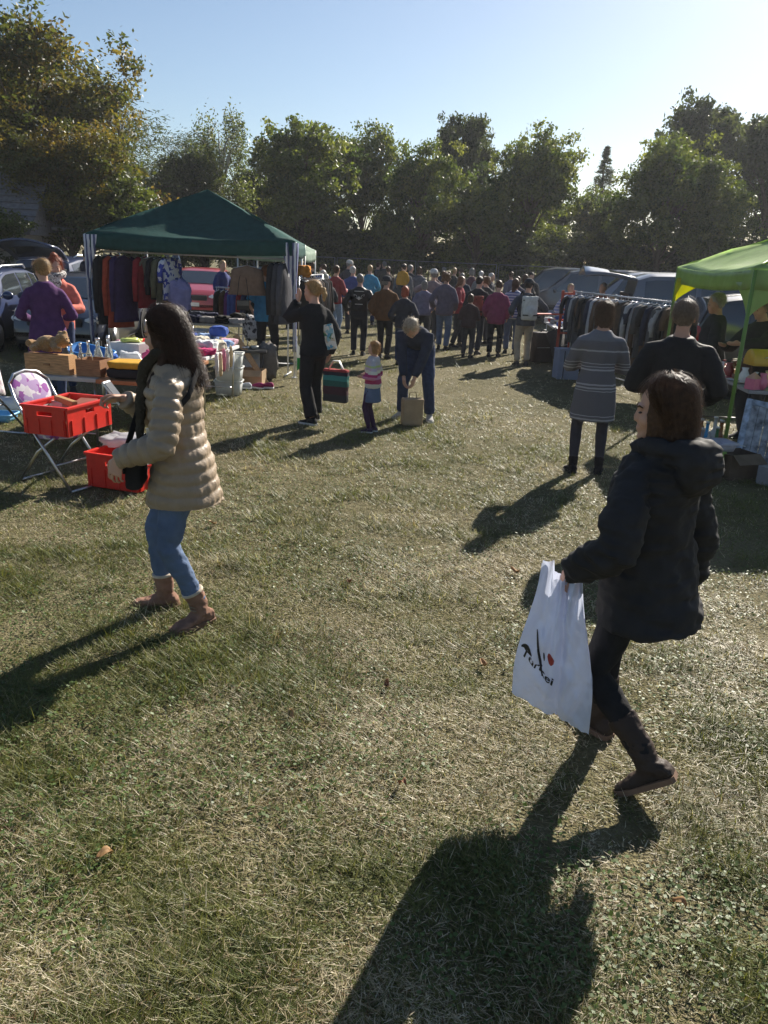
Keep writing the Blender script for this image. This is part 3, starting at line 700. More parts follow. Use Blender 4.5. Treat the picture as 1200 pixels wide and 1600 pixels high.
    # --- upper garment
    if top:
        m = MB(); tt = top.get('t', .016); hem = top.get('hem', .80); at_ = top.get('at', .016); hr = top.get('hemr', (.185, .14)); sw = top.get('swing', (0, 0)); n = 20
        rs = []
        if hem < .86:
            nlow = max(2, int((.93 - hem) / .05))
            for i in range(nlow):
                f = i / nlow; zz = hem + (.93 - hem) * f; rx = hr[0] * (1 - f) + (.172 * (.5 + .5 * gx) + tt) * f; ry = hr[1] * (1 - f) + (.122 * gx + tt) * f
                c = sp(0, -.006, max(zz, .84)) if zz > .84 else V3(hx + sw[0] * (1 - f), hy - .006 + sw[1] * (1 - f), zz + hz)
                M = spn(smooth01((zz - .84) / .32))
                rs.append([c + M @ V3(rx * math.cos(2 * math.pi * j / n), ry * math.sin(2 * math.pi * j / n), 0) for j in range(n)])
            rs += torso(m, tt, .93, top.get('neck', 1.435), n=n)
        else: rs = torso(m, tt, hem, top.get('neck', 1.435), n=n)
        m.rings(rs)
        sl = top.get('sleeve', 1.0)
        for s in (-1, 1):
            if sl <= 0: continue
            if sl > .55:
                we = E[s].lerp(W[s], (sl - .5) * 2)
                pts = [sp(s * .07, -.008, 1.358), S[s] + V3(0, 0, .0), S[s].lerp(E[s], .45), S[s].lerp(E[s], .85), E[s], E[s].lerp(we, .3), E[s].lerp(we, .7), we]
                rr = [.042 + at_ * .5, .046 + at_ * .75, .052 + at_, .047 + at_, .048 + at_, .044 + at_, .035 + at_, .030 + at_]
            else:
                we = S[s].lerp(E[s], sl * 2); pts = [sp(s * .07, -.008, 1.355), S[s], S[s].lerp(we, .6), we]; rr = [.048 + at_, .055 + at_, .058 + at_, .058 + at_]
            m.tube(pts, rr, 14)
        if top.get('collar'):
            c0 = sp(0, -.012, 1.41); c1 = sp(0, -.02, 1.41 + top['collar']); m.tube([c0, c0.lerp(c1, .5), c1], [(.078, .078), (.072, .074), (.07, .072)], 16)
        if top.get('hood'):
            M = spn(.9)
            for (x, y, zz, r0) in ((0, -.165, 1.385, (.125, .07, .115)), (.07, -.12, 1.43, (.06, .06, .055)), (-.07, -.12, 1.43, (.06, .06, .055)), (0, -.13, 1.455, (.09, .05, .04)), (.095, -.03, 1.45, (.038, .075, .04)), (-.095, -.03, 1.45, (.038, .075, .04)), (.06, .05, 1.43, (.04, .05, .035)), (-.06, .05, 1.43, (.04, .05, .035))):
                m.ell(sp(x, y, zz), r0, M)
        amp = top.get('wr', .011)
        post = top.get('post') or wrinkle(amp, (8, 8, 11), loc[0] * 5 + loc[1], k)
        if top.get('post') == 'puffer': post = puffer_post(rg, k)
        voxel(m, top.get('name', 'jacket'), top['mat'], t, vc, top.get('sm', 9 if q == 'mid' else 5), post, k, .6 if q != 'near' else 1)
    # --- shoes
    shoe = shoe or dict(mat=fabric((.03, .03, .032)))
    for s in (-1, 1):
        m = MB(); rs = []
        prof = [(-.072, .020, -.035), (-.06, .033, -.008), (-.02, .037, .018), (.03, .038, .012), (.075, .040, -.018), (.12, .043, -.034), (.165, .037, -.046), (.19, .020, -.056)]
        f0 = shoe.get('fat', 1.0)
        for y, hw, zt in prof:
            ring = []
            for j in range(12):
                a = 2 * math.pi * j / 12; ca, sa = math.cos(a), math.sin(a); zb = -.075
                x = hw * f0 * math.copysign(abs(ca) ** .7, ca); zz = (zb + zt) / 2 + (zt - zb) / 2 * math.copysign(abs(sa) ** .8, sa)
                ring.append((A[s] + FM[s] @ V3(x, y, zz)) * k)
            rs.append(ring)
        m.rings(rs)
        if shoe.get('boot'):
            bt = A[s].lerp(K[s], shoe['boot']); r0 = shoe.get('shaft', .056)
            pts = [A[s] + FM[s] @ V3(0, .012, -.02), A[s].lerp(bt, .3), A[s].lerp(bt, .7), bt]
            m2 = MB(); m2.v = list(m.v); m2.f = list(m.f)
            m2.tube([p * k for p in pts], [(r0 * .86 * k), r0 * .9 * k, r0 * k, r0 * 1.04 * k], 14)
            so = voxel(m2, 'boot', shoe['mat'], t, .007 if q != 'far' else .016, 3, wrinkle(.008, (22, 22, 30), 3, k))
            if shoe.get('cuff'):
                MB().tube([(A[s].lerp(bt, .93)) * k, (A[s].lerp(bt, 1.06)) * k], [r0 * 1.13 * k, r0 * 1.1 * k], 16).build('boot_cuff', shoe['cuff'], so, True, bevel=.006)
            if shoe.get('lace'):
                lm = MB()
                for i in range(4):
                    zz = .012 + i * .022; pv = A[s].lerp(K[s], .03 + i * .05)
                    lm.tube([(pv + FM[s] @ V3(-.028, .05 - i * .004, 0)) * k, (pv + FM[s] @ V3(0, .068 - i * .004, .006)) * k, (pv + FM[s] @ V3(.028, .05 - i * .004, .008)) * k], .0035, 6)
                lm.build('lace', shoe['lace'], so, True)
        else:
            so = m.build('shoe', shoe['mat'], t, True)
        m = MB(); rs = []
        for y, hw, zt in prof:
            hw2 = hw * f0 + .004; rs.append([(A[s] + FM[s] @ V3(x, y * 1.03, zz)) * k for x, zz in ((-hw2, -.085), (hw2, -.085), (hw2, -.062), (-hw2, -.062))])
        m.rings(rs); m.build('sole', shoe.get('sole', RUBBER), so, False)
    # --- hair / hat
    if hair:
        m = MB(); st = hair.get('style', 'short'); hm = hair_mat(hair['col'])
        def hh(c, r): m.ell(HC + HM @ V3(*c), r, HM, 14, 10)
        if st != 'bald':
            hh((0, -.029, .040), (.080, .103, .084)); hh((0, -.045, .0), (.079, .068, .08))
        else:
            hh((0, -.045, -.01), (.078, .062, .05))
        if st in ('bob', 'long'):
            for s in (-1, 1): hh((s * .062, -.015, -.03), (.028, .06, .085))
            hh((0, -.055, -.05), (.08, .055, .09))
        if st == 'long':
            bz = hair.get('len', .30)
            p0 = HC + HM @ V3(0, -.06, -.03); p1 = HC + HM @ V3(0, -.085, -.14); p2 = p1 + V3(0, -.03, -bz * .5); p3 = p1 + V3(0, -.02, -bz)
            m.tube([p0, p1, p2, p3], [(.072, .042), (.06, .036), (.045, .028), (.015, .01)], 12, up=HM @ V3(0, 1, 0))
            if hair.get('front'):
                for s in (-1, 1):
                    q0 = HC + HM @ V3(s * .07, .0, -.04); q1 = HC + HM @ V3(s * .085, .03, -.15); q2 = q1 + V3(s * .01, .05, -bz * .55); q3 = q1 + V3(s * .0, .06, -bz)
                    m.tube([q0, q1, q2, q3], [(.03, .03), (.03, .026), (.026, .022), (.012, .01)], 10)
        if fine and st in ('bob', 'long'):
            rr = random.Random(9)
            for i in range(46):
                ph_ = rr.uniform(.74 * math.pi, 2.26 * math.pi); th0_ = rr.uniform(.25, .9); ze_ = (-.125 if st == 'bob' else -.22) * rr.uniform(.65, 1.15); wv_ = rr.uniform(0, 6.3); pts_ = []
                for j in range(8):
                    f = j / 7; th_ = th0_ + (1.62 - th0_) * min(1, f * 1.7)
                    p_ = V3(.082 * math.sin(th_) * math.cos(ph_), -.024 + .10 * math.sin(th_) * math.sin(ph_), .04 + .085 * math.cos(th_))
                    if f > .55: g_ = (f - .55) / .45; p_.z += (ze_ - p_.z) * g_; p_.x += .012 * math.sin(wv_ + 7 * f) * g_; p_.y += .012 * math.cos(wv_ + 6 * f) * g_
                    pts_.append(HC + HM @ p_)
                m.tube(pts_, [.006, .010, .012, .013, .013, .012, .010, .005], 7)
        if st == 'bun': hh((0, -.09, .075), (.045, .042, .042))
        if st == 'topbun': hh((0, -.04, .135), (.05, .045, .04))
        if st == 'ponytail':
            p0 = HC + HM @ V3(0, -.10, .02); m.ell(p0, .03)
            m.tube([p0, p0 + HM @ V3(0, -.05, -.015), p0 + HM @ V3(0, -.055, -.08), p0 + HM @ V3(0, -.03, -.16)], [.026, .036, .036, .012], 10)
        if st == 'curly':
            rr = random.Random(int(abs(loc[0] * 100)))
            for i in range(34):
                th = rr.uniform(0, 6.28); zz = rr.uniform(-.09, .12); ra = .085 * math.sqrt(max(.05, 1 - (zz / .16) ** 2))
                y = ra * math.sin(th) - .03
                if y > .05 and zz < .04: continue
                hh((ra * 1.08 * math.cos(th), y, zz), .034)
        ho = voxel(m, 'hair', hm, t, .0075 if fine else (.011 if q == 'mid' else .017), 2, (lambda f_: (lambda co, no: f_(co, no) - no * .0035))(wrinkle(.012 if q != 'far' else .014, (30, 30, 9), 2, k)), k)
        if q != 'far' and st != 'bald': strands(rg, ho, hair, hm, 2600 if fine else 420)
    if hat:
        m = MB(); prof = [(.0, .148), (.05, .143), (.085, .115), (.098, .07), (.1, .03)]
        rs = [[(HC + HM @ V3(r * math.cos(2 * math.pi * j / 16), r * 1.12 * math.sin(2 * math.pi * j / 16) - .015, zz - .01)) * k for j in range(16)] for r, zz in prof]
        m.rings(rs); ho = m.build(hat.get('name', 'cap'), hat['mat'], t, True, fix=True)
        if hat.get('brim'):
            m = MB(); m.grid(8, 3, lambda a, b: tuple((HC + HM @ V3((a - .5) * .16 * (1 - .25 * b), .07 + .09 * b * math.sin(math.pi * (.15 + .7 * a)), .03 - .02 * b - .02 * abs(a - .5))) * k)); m.build('brim', hat['mat'], ho, True, fix=False, solid=.006)
    return rg
_hm = {}
def hair_mat(col):
    col = tuple(col)
    if col in _hm: return _hm[col]
    m = principled('hair', col, .5, spec=.22, var=.35, vscale=45, bump=.4, bscale=70, trans=.15); _hm[col] = m
    return m
def strands(rg, parent, hair, mat, n):
    HC, HM, k = rg.HC, rg.HM, rg.k; st = hair.get('style', 'short'); r = np.random.default_rng(3)
    verts = []; faces = []; S = 7
    drop = {'short': -.02, 'bob': -.13, 'long': -.14 - hair.get('len', .3), 'curly': -.1}.get(st, -.03)
    for i in range(n):
        ph = r.uniform(0, 2 * math.pi); front = math.sin(ph) > .35
        th0 = r.uniform(.1, 1.0); fly = r.random() < .12; out = r.uniform(.0, .012) + fly * r.uniform(0, .022); wav = r.uniform(0, 6.28); jit = .016 if fly else .007
        ze = drop * r.uniform(.6, 1.05) if not front else r.uniform(-.06, .03); swp = (-1.15 if math.cos(ph) > -.25 else 1.15) * max(0, math.sin(ph)) if front else .15
        w_ = .0010; pts = []
        ce = V3(0, -.022, .04); rx, ry, rz_ = .084 + out, .101 + out, .087 + out
        for j in range(S):
            f = j / (S - 1); th = th0 + (1.62 - th0) * min(1, f * 1.6)
            p = ce + V3(rx * math.sin(th) * math.cos(ph + swp * f), ry * math.sin(th) * math.sin(ph + swp * f), rz_ * math.cos(th))
            if f > .6:
                g_ = (f - .6) / .4; p.z += (ze - p.z) * g_; p.x += r.normal(0, jit * .6) + .007 * math.sin(wav + 9 * f); p.y += r.normal(0, jit * .6) + .007 * math.cos(wav + 9 * f) - (.02 * g_ if st == 'long' else 0)
            pts.append(p)
        b = len(verts)
        for j, p in enumerate(pts):
            ww = w_ * (1 - .6 * j / S); tx = V3(-math.sin(ph), math.cos(ph), 0) * ww
            verts.append(tuple((HC + HM @ (p - tx)) * k)); verts.append(tuple((HC + HM @ (p + tx)) * k))
        for j in range(S - 1): faces.append((b + 2 * j, b + 2 * j + 1, b + 2 * j + 3, b + 2 * j + 2))
    m = MB(); m.v = verts; m.f = faces; o = m.build('hair_strands', mat, parent, True, fix=False); o['kind'] = 'stuff'
def seg_param(co, a, b):
    ab = np.array(b - a); L2 = (ab ** 2).sum(); t = ((co - np.array(a)) @ ab) / L2; tc = np.clip(t, 0, 1)
    return t, np.linalg.norm(co - (np.array(a) + tc[:, None] * ab), axis=1), math.sqrt(L2)
def puffer_post(rg, k):
    def f(co, no):
        q = co / k; n = len(q); along = q[:, 2].copy() / .060 + .75 * fnoise(q * 3.2, 2); best = np.full(n, .082)
        for s in (-1, 1):
            off = 0.0
            for a, b in ((rg.S[s], rg.E[s]), (rg.E[s], rg.W[s])):
                t, d, L = seg_param(q, a, b); m = (d < best) & (t > -.05) & ~((a == rg.S[s]) & (t < .1)); best = np.where(m, d, best)
                along = np.where(m, (t * L + off) / .056, along); off += L
        s = np.abs(np.sin(np.pi * along)); pf = np.sqrt(s)
        wr = fnoise(q * np.array([26, 26, 16]), 2) - .5
        return co + no * ((pf - .72) * .0125 + wr * .015 * pf + (fnoise(q * 7 + 3, 2) - .5) * .016)[:, None]
    return f
# ------------------------------------------------------------------ cars
GLASS = principled('car_glass', (.03, .036, .042), .06, spec=.8, var=.0, coat=.6)
LAMP = principled('head_lamp', (.7, .72, .74), .12, spec=.7, var=0)
TAIL = principled('tail_lamp', (.35, .02, .02), .2, spec=.6, var=0)
PLATE = plastic((.72, .72, .7))
TRIM = principled('car_trim', (.03, .03, .032), .6, var=.1)
CARS = {
 'hatch': dict(L=4.1, W=1.74, H=1.47, z0=.2, belt=.93, prof=[(-2.05, .55), (-2.0, .92), (-1.93, 1.0), (-1.62, 1.38), (-1.2, 1.45), (-.5, 1.47), (.1, 1.44), (.4, 1.38), (1.12, .99), (1.3, .95), (1.75, .84), (1.98, .72), (2.05, .5)], ws=(.38, 1.12), rw=(-1.93, -1.6), sw=[(-1.45, -.62), (-.52, .42)], sws=(.55, 1.0)),
 'estate': dict(L=4.5, W=1.78, H=1.5, z0=.2, belt=.95, prof=[(-2.25, .55), (-2.2, .95), (-2.12, 1.02), (-1.92, 1.40), (-1.4, 1.48), (-.5, 1.5), (.15, 1.47), (.45, 1.40), (1.2, 1.0), (1.4, .97), (1.95, .86), (2.18, .74), (2.25, .5)], ws=(.43, 1.2), rw=(-2.12, -1.9), sw=[(-1.85, -1.35), (-1.27, -.5), (-.42, .5)], sws=(.55, 1.0)),
 'suv': dict(L=4.5, W=1.84, H=1.7, z0=.25, belt=1.08, prof=[(-2.25, .6), (-2.2, 1.08), (-2.12, 1.15), (-1.95, 1.58), (-1.4, 1.67), (-.5, 1.7), (.15, 1.66), (.4, 1.58), (1.1, 1.14), (1.3, 1.1), (1.95, .98), (2.18, .84), (2.25, .55)], ws=(.38, 1.1), rw=(-2.12, -1.93), sw=[(-1.85, -1.35), (-1.27, -.5), (-.42, .45)], sws=(.55, 1.0)),
 'van': dict(L=4.9, W=1.9, H=1.97, z0=.22, belt=1.12, prof=[(-2.45, .6), (-2.42, 1.05), (-2.39, 1.15), (-2.25, 1.84), (-2.0, 1.93), (-.8, 1.97), (.6, 1.94), (1.0, 1.86), (1.75, 1.22), (1.9, 1.16), (2.3, .98), (2.42, .8), (2.45, .5)], ws=(.98, 1.75), rw=(-2.38, -2.26), sw=[(-2.1, -1.1), (-1.0, -.05), (.05, 1.0)], sws=(.6, 1.0)),
}
def interp(p, y):
    for (a, za), (b, zb) in zip(p, p[1:]):
        if y <= b: return za + (zb - za) * (y - a) / (b - a)
    return p[-1][1]
def car(kind, col, label, loc, az, tailgate=False, rails=False, name='parked_car'):
    S = CARS[kind]; t = thing(name, label, 'car' if kind != 'van' else 'van', (loc[0], loc[1], 0), -R(az), 'cars parked behind the stalls')
    W2 = S['W'] / 2; P = S['prof']; L2 = S['L'] / 2; belt = S['belt']; H = S['H']
    def wid(y): return W2 * (1 - .13 * abs(y / L2) ** 5)
    def sec(y):
        w = wid(y); zt = interp(P, y); bb = min(belt, zt - .05); z0 = S['z0'] + .06 * abs(y / L2) ** 6
        g = max(0, zt - bb); wt = w * (1 - .22 * min(1, g / (H - belt))) if g > .08 else w * .96
        h = [(w * .9, z0), (w * .985, z0 + .1), (w, z0 + .25 * (bb - z0) + .1), (w * .995, bb - .12), (w * .97, bb), ((w * .97 + wt) / 2 + .012, bb + (zt - bb) * .5), (wt * 1.0, zt - .055 * min(1, g * 4)), (wt * .86, zt - .016), (wt * .45, zt - .002), (0, zt)]
        return h
    ys = sorted(set([p[0] for p in P] + [-L2 + S['L'] * i / 26 for i in range(27)]))
    rs = []
    for y in ys:
        h = sec(y); rs.append([V3(x, y, z) for x, z in h] + [V3(-x, y, z) for x, z in h[-2::-1]])
    body = MB().rings(rs); bd = body.build('body', paint(col), t, True)
    bd.data.set_sharp_from_angle(angle=R(38))
    def side_pt(y, f, s, off=.006):
        h = sec(y); (x0, z0), (xm, zm), (x1, z1) = h[4], h[5], h[6]
        if f < .5: u = f * 2; x, z = x0 + (xm - x0) * u, z0 + (zm - z0) * u
        else: u = f * 2 - 1; x, z = xm + (x1 - xm) * u, zm + (z1 - zm) * u
        return V3(s * (x + off), y, z)
    for s in (-1, 1):
        for i, (a, b) in enumerate(S['sw']):
            last = i == len(S['sw']) - 1
            def pt(u, v, a=a, b=b, s=s, last=last):
                bb = b + (S['sws'][0] * (1 - v) * .9 if last else 0); y = a + (bb - a) * u
                return side_pt(y, .06 + .84 * v, s)
            MB().grid(5, 4, pt).build('window', GLASS, t, True, fix=False)
    for nm, (a, b) in (('windscreen', S['ws']), ('rear_window', S['rw'])):
        if nm == 'rear_window' and tailgate: continue
        def pt(u, v, a=a, b=b):
            y = a + (b - a) * (.06 + .88 * v); h = sec(y); xw = h[6][0] * .93; x = (u * 2 - 1) * xw
            return V3(x, y + (.008 if a > 0 else -.008), interp(P, y) + .006 - .014 * abs(u * 2 - 1) ** 3)
        MB().grid(6, 4, pt).build(nm, GLASS, t, True, fix=False)
    for s in (-1, 1):
        MB().ell((s * W2 * .74, L2 - .16, interp(P, L2 - .16) - .12), (.2, .13, .085)).build('headlight', LAMP, t, True)
        MB().ell((s * W2 * .86, -L2 + .1, belt - .08), (.09, .1, .17)).build('taillight', TAIL, t, True)
        MB().ell((s * (W2 + .1), S['ws'][1] - .25, belt + .07), (.11, .06, .08)).build('mirror', paint(col), t, True)
        for y in (-L2 * .62, L2 * .64):
            MB().lathe([(.37, -.02), (.37, .02)], 20, (s * (W2 - .0), y, .33), Matrix.Rotation(R(90), 3, 'Y')).build('wheel_arch', TRIM, t)
            wh = MB().lathe([(.19, -.1), (.28, -.11), (.315, -.07), (.315, .07), (.28, .11), (.19, .1)], 20, (s * (W2 - .07), y, .315), Matrix.Rotation(R(90), 3, 'Y')).build('wheel', RUBBER, t, True)
            MB().lathe([(.05, 0), (.19, -.02), (.2, .02)], 16, (s * (W2 + .03), y, .315), Matrix.Rotation(R(90) * s, 3, 'Y')).build('rim', metal((.5, .5, .52), .35), wh, True)
    MB().box((0, L2 + .005, .62), (1.0, .05, .16)).build('grille', TRIM, t, bevel=.02)
    MB().box((0, L2 + .03, .42), (.52, .02, .11)).build('number_plate', PLATE, t, bevel=.004)
    MB().box((0, -L2 - .02, .62 if not tailgate else .45), (.52, .02, .11)).build('number_plate', PLATE, t, bevel=.004)
    MB().box((0, 0, S['z0'] + .03), (S['W'] * .9, S['L'] * .92, .1)).build('underbody', TRIM, t)
    if rails:
        for s in (-1, 1): MB().tube([(s * W2 * .7, -1.5, H - .02), (s * W2 * .72, -1.3, H + .05), (s * W2 * .72, .1, H + .04), (s * W2 * .7, .3, H - .04)], .018, 8).build('roof_rail', metal((.7, .7, .7), .3), t, True)
    if tailgate:
        y0 = S['rw'][1]; zt = interp(P, y0)
        def tg(u, v): x = (u - .5) * S['W'] * (.78 + .12 * v); return V3(x, y0 - 1.05 * v - .02, zt + .05 + (.42 if kind != 'van' else .16) * v + (.1 if kind != 'van' else .03) * math.sin(v * 2.8) - .05 * (2 * u - 1) ** 2 - .12 * v * v * (2 * u - 1) ** 2)
        tgp = MB().grid(8, 8, tg).build('tailgate', paint(col), t, True, fix=False, solid=.05)
        MB().grid(6, 4, lambda u, v: tg(.1 + .8 * u, .1 + .42 * v) + V3(0, 0, .032)).build('rear_window', GLASS, tgp, True, fix=False)
        MB().grid(6, 4, lambda u, v: tg(.1 + .8 * u, .1 + .42 * v) - V3(0, 0, .032)).build('rear_window', GLASS, tgp, True, fix=False)
        MB().box((0, -L2 + .55, belt + .08), (S['W'] * .76, 1.0, .75 * (H - belt))).build('boot_opening', TRIM, t)
    return t

# ------------------------------------------------------------------ gazebos
def gazebo(label, corners, eave, peak, mats, pole_mat, val=.22, sag=.13, curtains=None, poles_r=.018, gusset=None, arch=0.0, flat_top=0.0, valance=True):
    """corners: 4 world points in order; mats: one cloth per side"""
    cs = [V3(*c, 0) for c in corners]; cen = sum(cs, V3(0, 0, 0)) / 4
    t = thing('gazebo', label, 'gazebo', (cen.x, cen.y, 0))
    L = [c - cen for c in cs]; pk = V3(0, 0, peak)
    for i in range(4):
        a, b = L[i], L[(i + 1) % 4]; out = ((a + b) / 2).normalized(); ed = (b - a)
        def roof(u, v, a=a, b=b, i=i):
            e = a.lerp(b, u); e = e + V3(0, 0, eave)
            p = e.lerp(pk, v)
            s_ = -sag * math.sin(math.pi * min(1, v * 1.02)) * math.sin(math.pi * u) ** .6 - .05 * math.sin(math.pi * u) * (1 - v) ** 2
            nz_ = noise.noise(Vector((p.x * 1.7 + i * 5, p.y * 1.7, 3.0))) * .05 * math.sin(math.pi * v) + noise.noise(Vector((p.x * 5, p.y * 5, i * 3.0))) * .012 * (1 - v)
            return p + V3(0, 0, s_ + nz_)
        rp = MB().grid(16, 12, roof).build('roof_panel', mats[i], t, True, fix=False, solid=.004)
        if valance:
            def vl(u, v, a=a, b=b, out=out, i=i):
                e = a.lerp(b, u) + V3(0, 0, eave - .05 * math.sin(math.pi * u)) + out * (.012 + .012 * math.sin(u * 31 + i) * v)
                dr = val * v * (1 - arch * math.sin(math.pi * u) ** .5)
                return e - V3(0, 0, dr)
            MB().grid(24, 3, vl).build('valance', mats[i], t, True, fix=False, solid=.004)
    for i, p in enumerate(L):
        po = MB().tube([p + V3(0, 0, 0), p + V3(0, 0, eave - .01)], poles_r, 10).build('pole', pole_mat, t, True)
        MB().lathe([(.05, 0), (.05, .008), (.02, .012)], 12, p).build('foot_plate', pole_mat, po)
        q = L[(i + 1) % 4]
        MB().tube([p + V3(0, 0, eave - .03), (p + q) / 2 + V3(0, 0, eave - .07), q + V3(0, 0, eave - .03)], poles_r * .7, 6).build('eave_bar', pole_mat, t, True)
        MB().tube([p + V3(0, 0, eave - .03), pk - V3(0, 0, .05)], poles_r * .7, 6).build('rafter', pole_mat, t, True)
        if curtains and i in curtains:
            cm = curtains[i]
            n1 = (L[(i + 1) % 4] - p).normalized(); n2 = (L[i - 1] - p).normalized()
            def cur(u, v, p=p, n1=n1, n2=n2):
                f = 1 - .86 * smooth01(v * 2.2); w_ = .20 * f + .025
                d = n1 if u < .5 else n2; off = abs(u - .5) * 2 * w_
                return p * 1.012 + d * off + V3(.025 * math.sin(u * 30) * f, .025 * math.cos(u * 26), eave - .02 - (eave - .45) * v)
            MB().grid(20, 14, cur).build('corner_curtain', cm, t, True, fix=False, solid=.003)
        if gusset and i in gusset:
            n1 = (L[(i + 1) % 4] - p).normalized(); n2 = (L[i - 1] - p).normalized()
            for d in (n1, n2):
                def gs(u, v, d=d, p=p): return p * 1.006 + d * (.52 * u * (1 - v) ** 1.6 + .01) + V3(0, 0, eave - val * .7 - .36 * v)
                MB().grid(8, 8, gs).build('corner_gusset', gusset[i], t, True, fix=False, solid=.003)
    return t

# ------------------------------------------------------------------ furniture and goods
def table(label, loc, size, rz, topm, legm=None, h=.74, group=None, edge=None):
    t = thing('folding_table', label, 'table', loc, rz, group); w_, d_ = size; legm = legm or STEEL
    MB().box((0, 0, h - .02), (w_, d_, .04)).build('table_top', topm, t, bevel=.006)
    for sx in (-1, 1):
        for sy in (-1, 1): MB().tube([(sx * (w_ / 2 - .08), sy * (d_ / 2 - .12), 0), (sx * (w_ / 2 - .06), sy * (d_ / 2 - .1), h - .04)], .013, 8).build('leg', legm, t, True)
    for sy in (-1, 1): MB().tube([(-(w_ / 2 - .08), sy * (d_ / 2 - .12), .15), (w_ / 2 - .08, sy * (d_ / 2 - .12), .15)], .01, 8).build('leg_brace', legm, t, True)
    return t
def crate(label, loc, rz, size, m, group=None, h=.24, label_plate=True, cat='crate'):
    t = thing('plastic_crate', label, cat, loc, rz, group); L, W = size; w_ = .016
    MB().box((0, 0, .01), (L - .01, W - .01, .02)).build('floor', m, t)
    for ax, (l, off) in enumerate(((L, W / 2), (W, L / 2))):
        for s in (-1, 1):
            mb = MB(); hw = .12 if ax == 0 else .11; hz = h * .74; hh = .035
            def bx(c0, c1, z0, z1, th=w_):
                if ax == 0: mb.box(((c0 + c1) / 2, s * off, (z0 + z1) / 2), (c1 - c0, th, z1 - z0))
                else: mb.box((s * off, (c0 + c1) / 2, (z0 + z1) / 2), (th, c1 - c0 - .034, z1 - z0))
            bx(-l / 2, l / 2, .004, hz - hh / 2); bx(-l / 2, -hw / 2, hz - hh / 2, hz + hh / 2); bx(hw / 2, l / 2, hz - hh / 2, hz + hh / 2); bx(-l / 2, l / 2, hz + hh / 2, h)
            mb.build('side_wall', m, t)
            rim = MB()
            if ax == 0: rim.box((0, s * (off + .006), h - .006), (L + .03, .034, .022))
            else: rim.box((s * (off + .006), 0, h - .005), (.034, W + .026, .022))
            rim.build('rim', m, t, bevel=.004)
            for j in range(4):
                c = (-.42 + .28 * j) * l
                rb = MB()
                if ax == 0: rb.box((c, s * (off + .011), h * .3), (.014, .012, h * .52))
                else: rb.box((s * (off + .011), c, h * .3), (.012, .014, h * .52))
                rb.build('rib', m, t)
    if label_plate:
        MB().box((L / 2 + .0225, 0, h * .80), (.003, .15, .028)).build('label_plate', WHITE, t)
        MB().box((L / 2 + .0225, -.16, h * .80), (.003, .04, .03)).build('label_plate', WHITE, t)
    return t
def carton(label, loc, rz, size, m=None, group=None, flaps=True, z=0.0, open_=True):
    t = thing('cardboard_box', label, 'box', (loc[0], loc[1], z), rz, group); L, W, H = size
    m = m or principled('cardboard', (.34, .23, .13), .85, var=.15, vscale=7)
    MB().box((0, 0, .004), (L - .01, W - .01, .006)).build('floor', m, t)
    for s in (-1, 1):
        MB().box((0, s * W / 2, H / 2), (L, .006, H)).build('side_wall', m, t); MB().box((s * (L / 2 - .004), 0, H / 2 - .001), (.006, W - .008, H - .002)).build('side_wall', m, t)
        if flaps and open_:
            MB().box((0, s * (W / 2 + .06), H - .035), (L - .01, .14, .005), M=Matrix.Rotation(s * R(-35), 3, 'X')).build('flap', m, t)
    if not open_: MB().box((0, 0, H - .003), (L - .016, W - .016, .006)).build('lid', m, t)
    return t
_lump = {}
def lump_mesh(seed, size, rough=.28, square=.6):
    key = (seed, size, rough, square)
    if key in _lump: return _lump[key]
    mb = MB(); nu, nv = 34, 18; a, b, c = size[0] / 2, size[1] / 2, size[2] / 2
    def spw(x, e): return math.copysign(abs(x) ** e, x)
    rs = []
    for i in range(1, nv):
        th = math.pi * i / nv; ring = []
        for j in range(nu):
            ph = 2 * math.pi * j / nu
            p = V3(a * spw(math.sin(th), square) * spw(math.cos(ph), square), b * spw(math.sin(th), square) * spw(math.sin(ph), square), -c * spw(math.cos(th), square))
            n_ = noise.noise(p * (3.2 / max(size[:2])) * 1.4 + V3(seed * 7.1, 3, 1)) + .6 * noise.noise(p * (9 / max(size[:2])) + V3(seed * 3.1, 8, 2)) - .9 * abs(noise.noise(V3(p.x * 11, p.y * 5, p.z * 14) * (.3 / max(size[:2])) * 2.2 + V3(seed, seed * 2.3, 4)))
            p = p * (1 + rough * n_ * .7); p.z = max(-c, p.z) + c
            ring.append(p)
        rs.append(ring)
    mb.rings(rs); me = mb.mesh('cloth', True); bm = bmesh.new(); bm.from_mesh(me); bmesh.ops.recalc_face_normals(bm, faces=bm.faces); bm.to_mesh(me); bm.free(); me.shade_smooth()
    _lump[key] = me; return me
def lump(name, label, cat, loc, rz, size, m, seed=0, rough=.28, square=.6, group=None):
    o = bpy.data.objects.new(name, lump_mesh(seed, size, rough, square).copy()); C.objects.link(o); o.data.materials.append(m); put(o, loc, rz)
    return tag(o, label, cat, group)
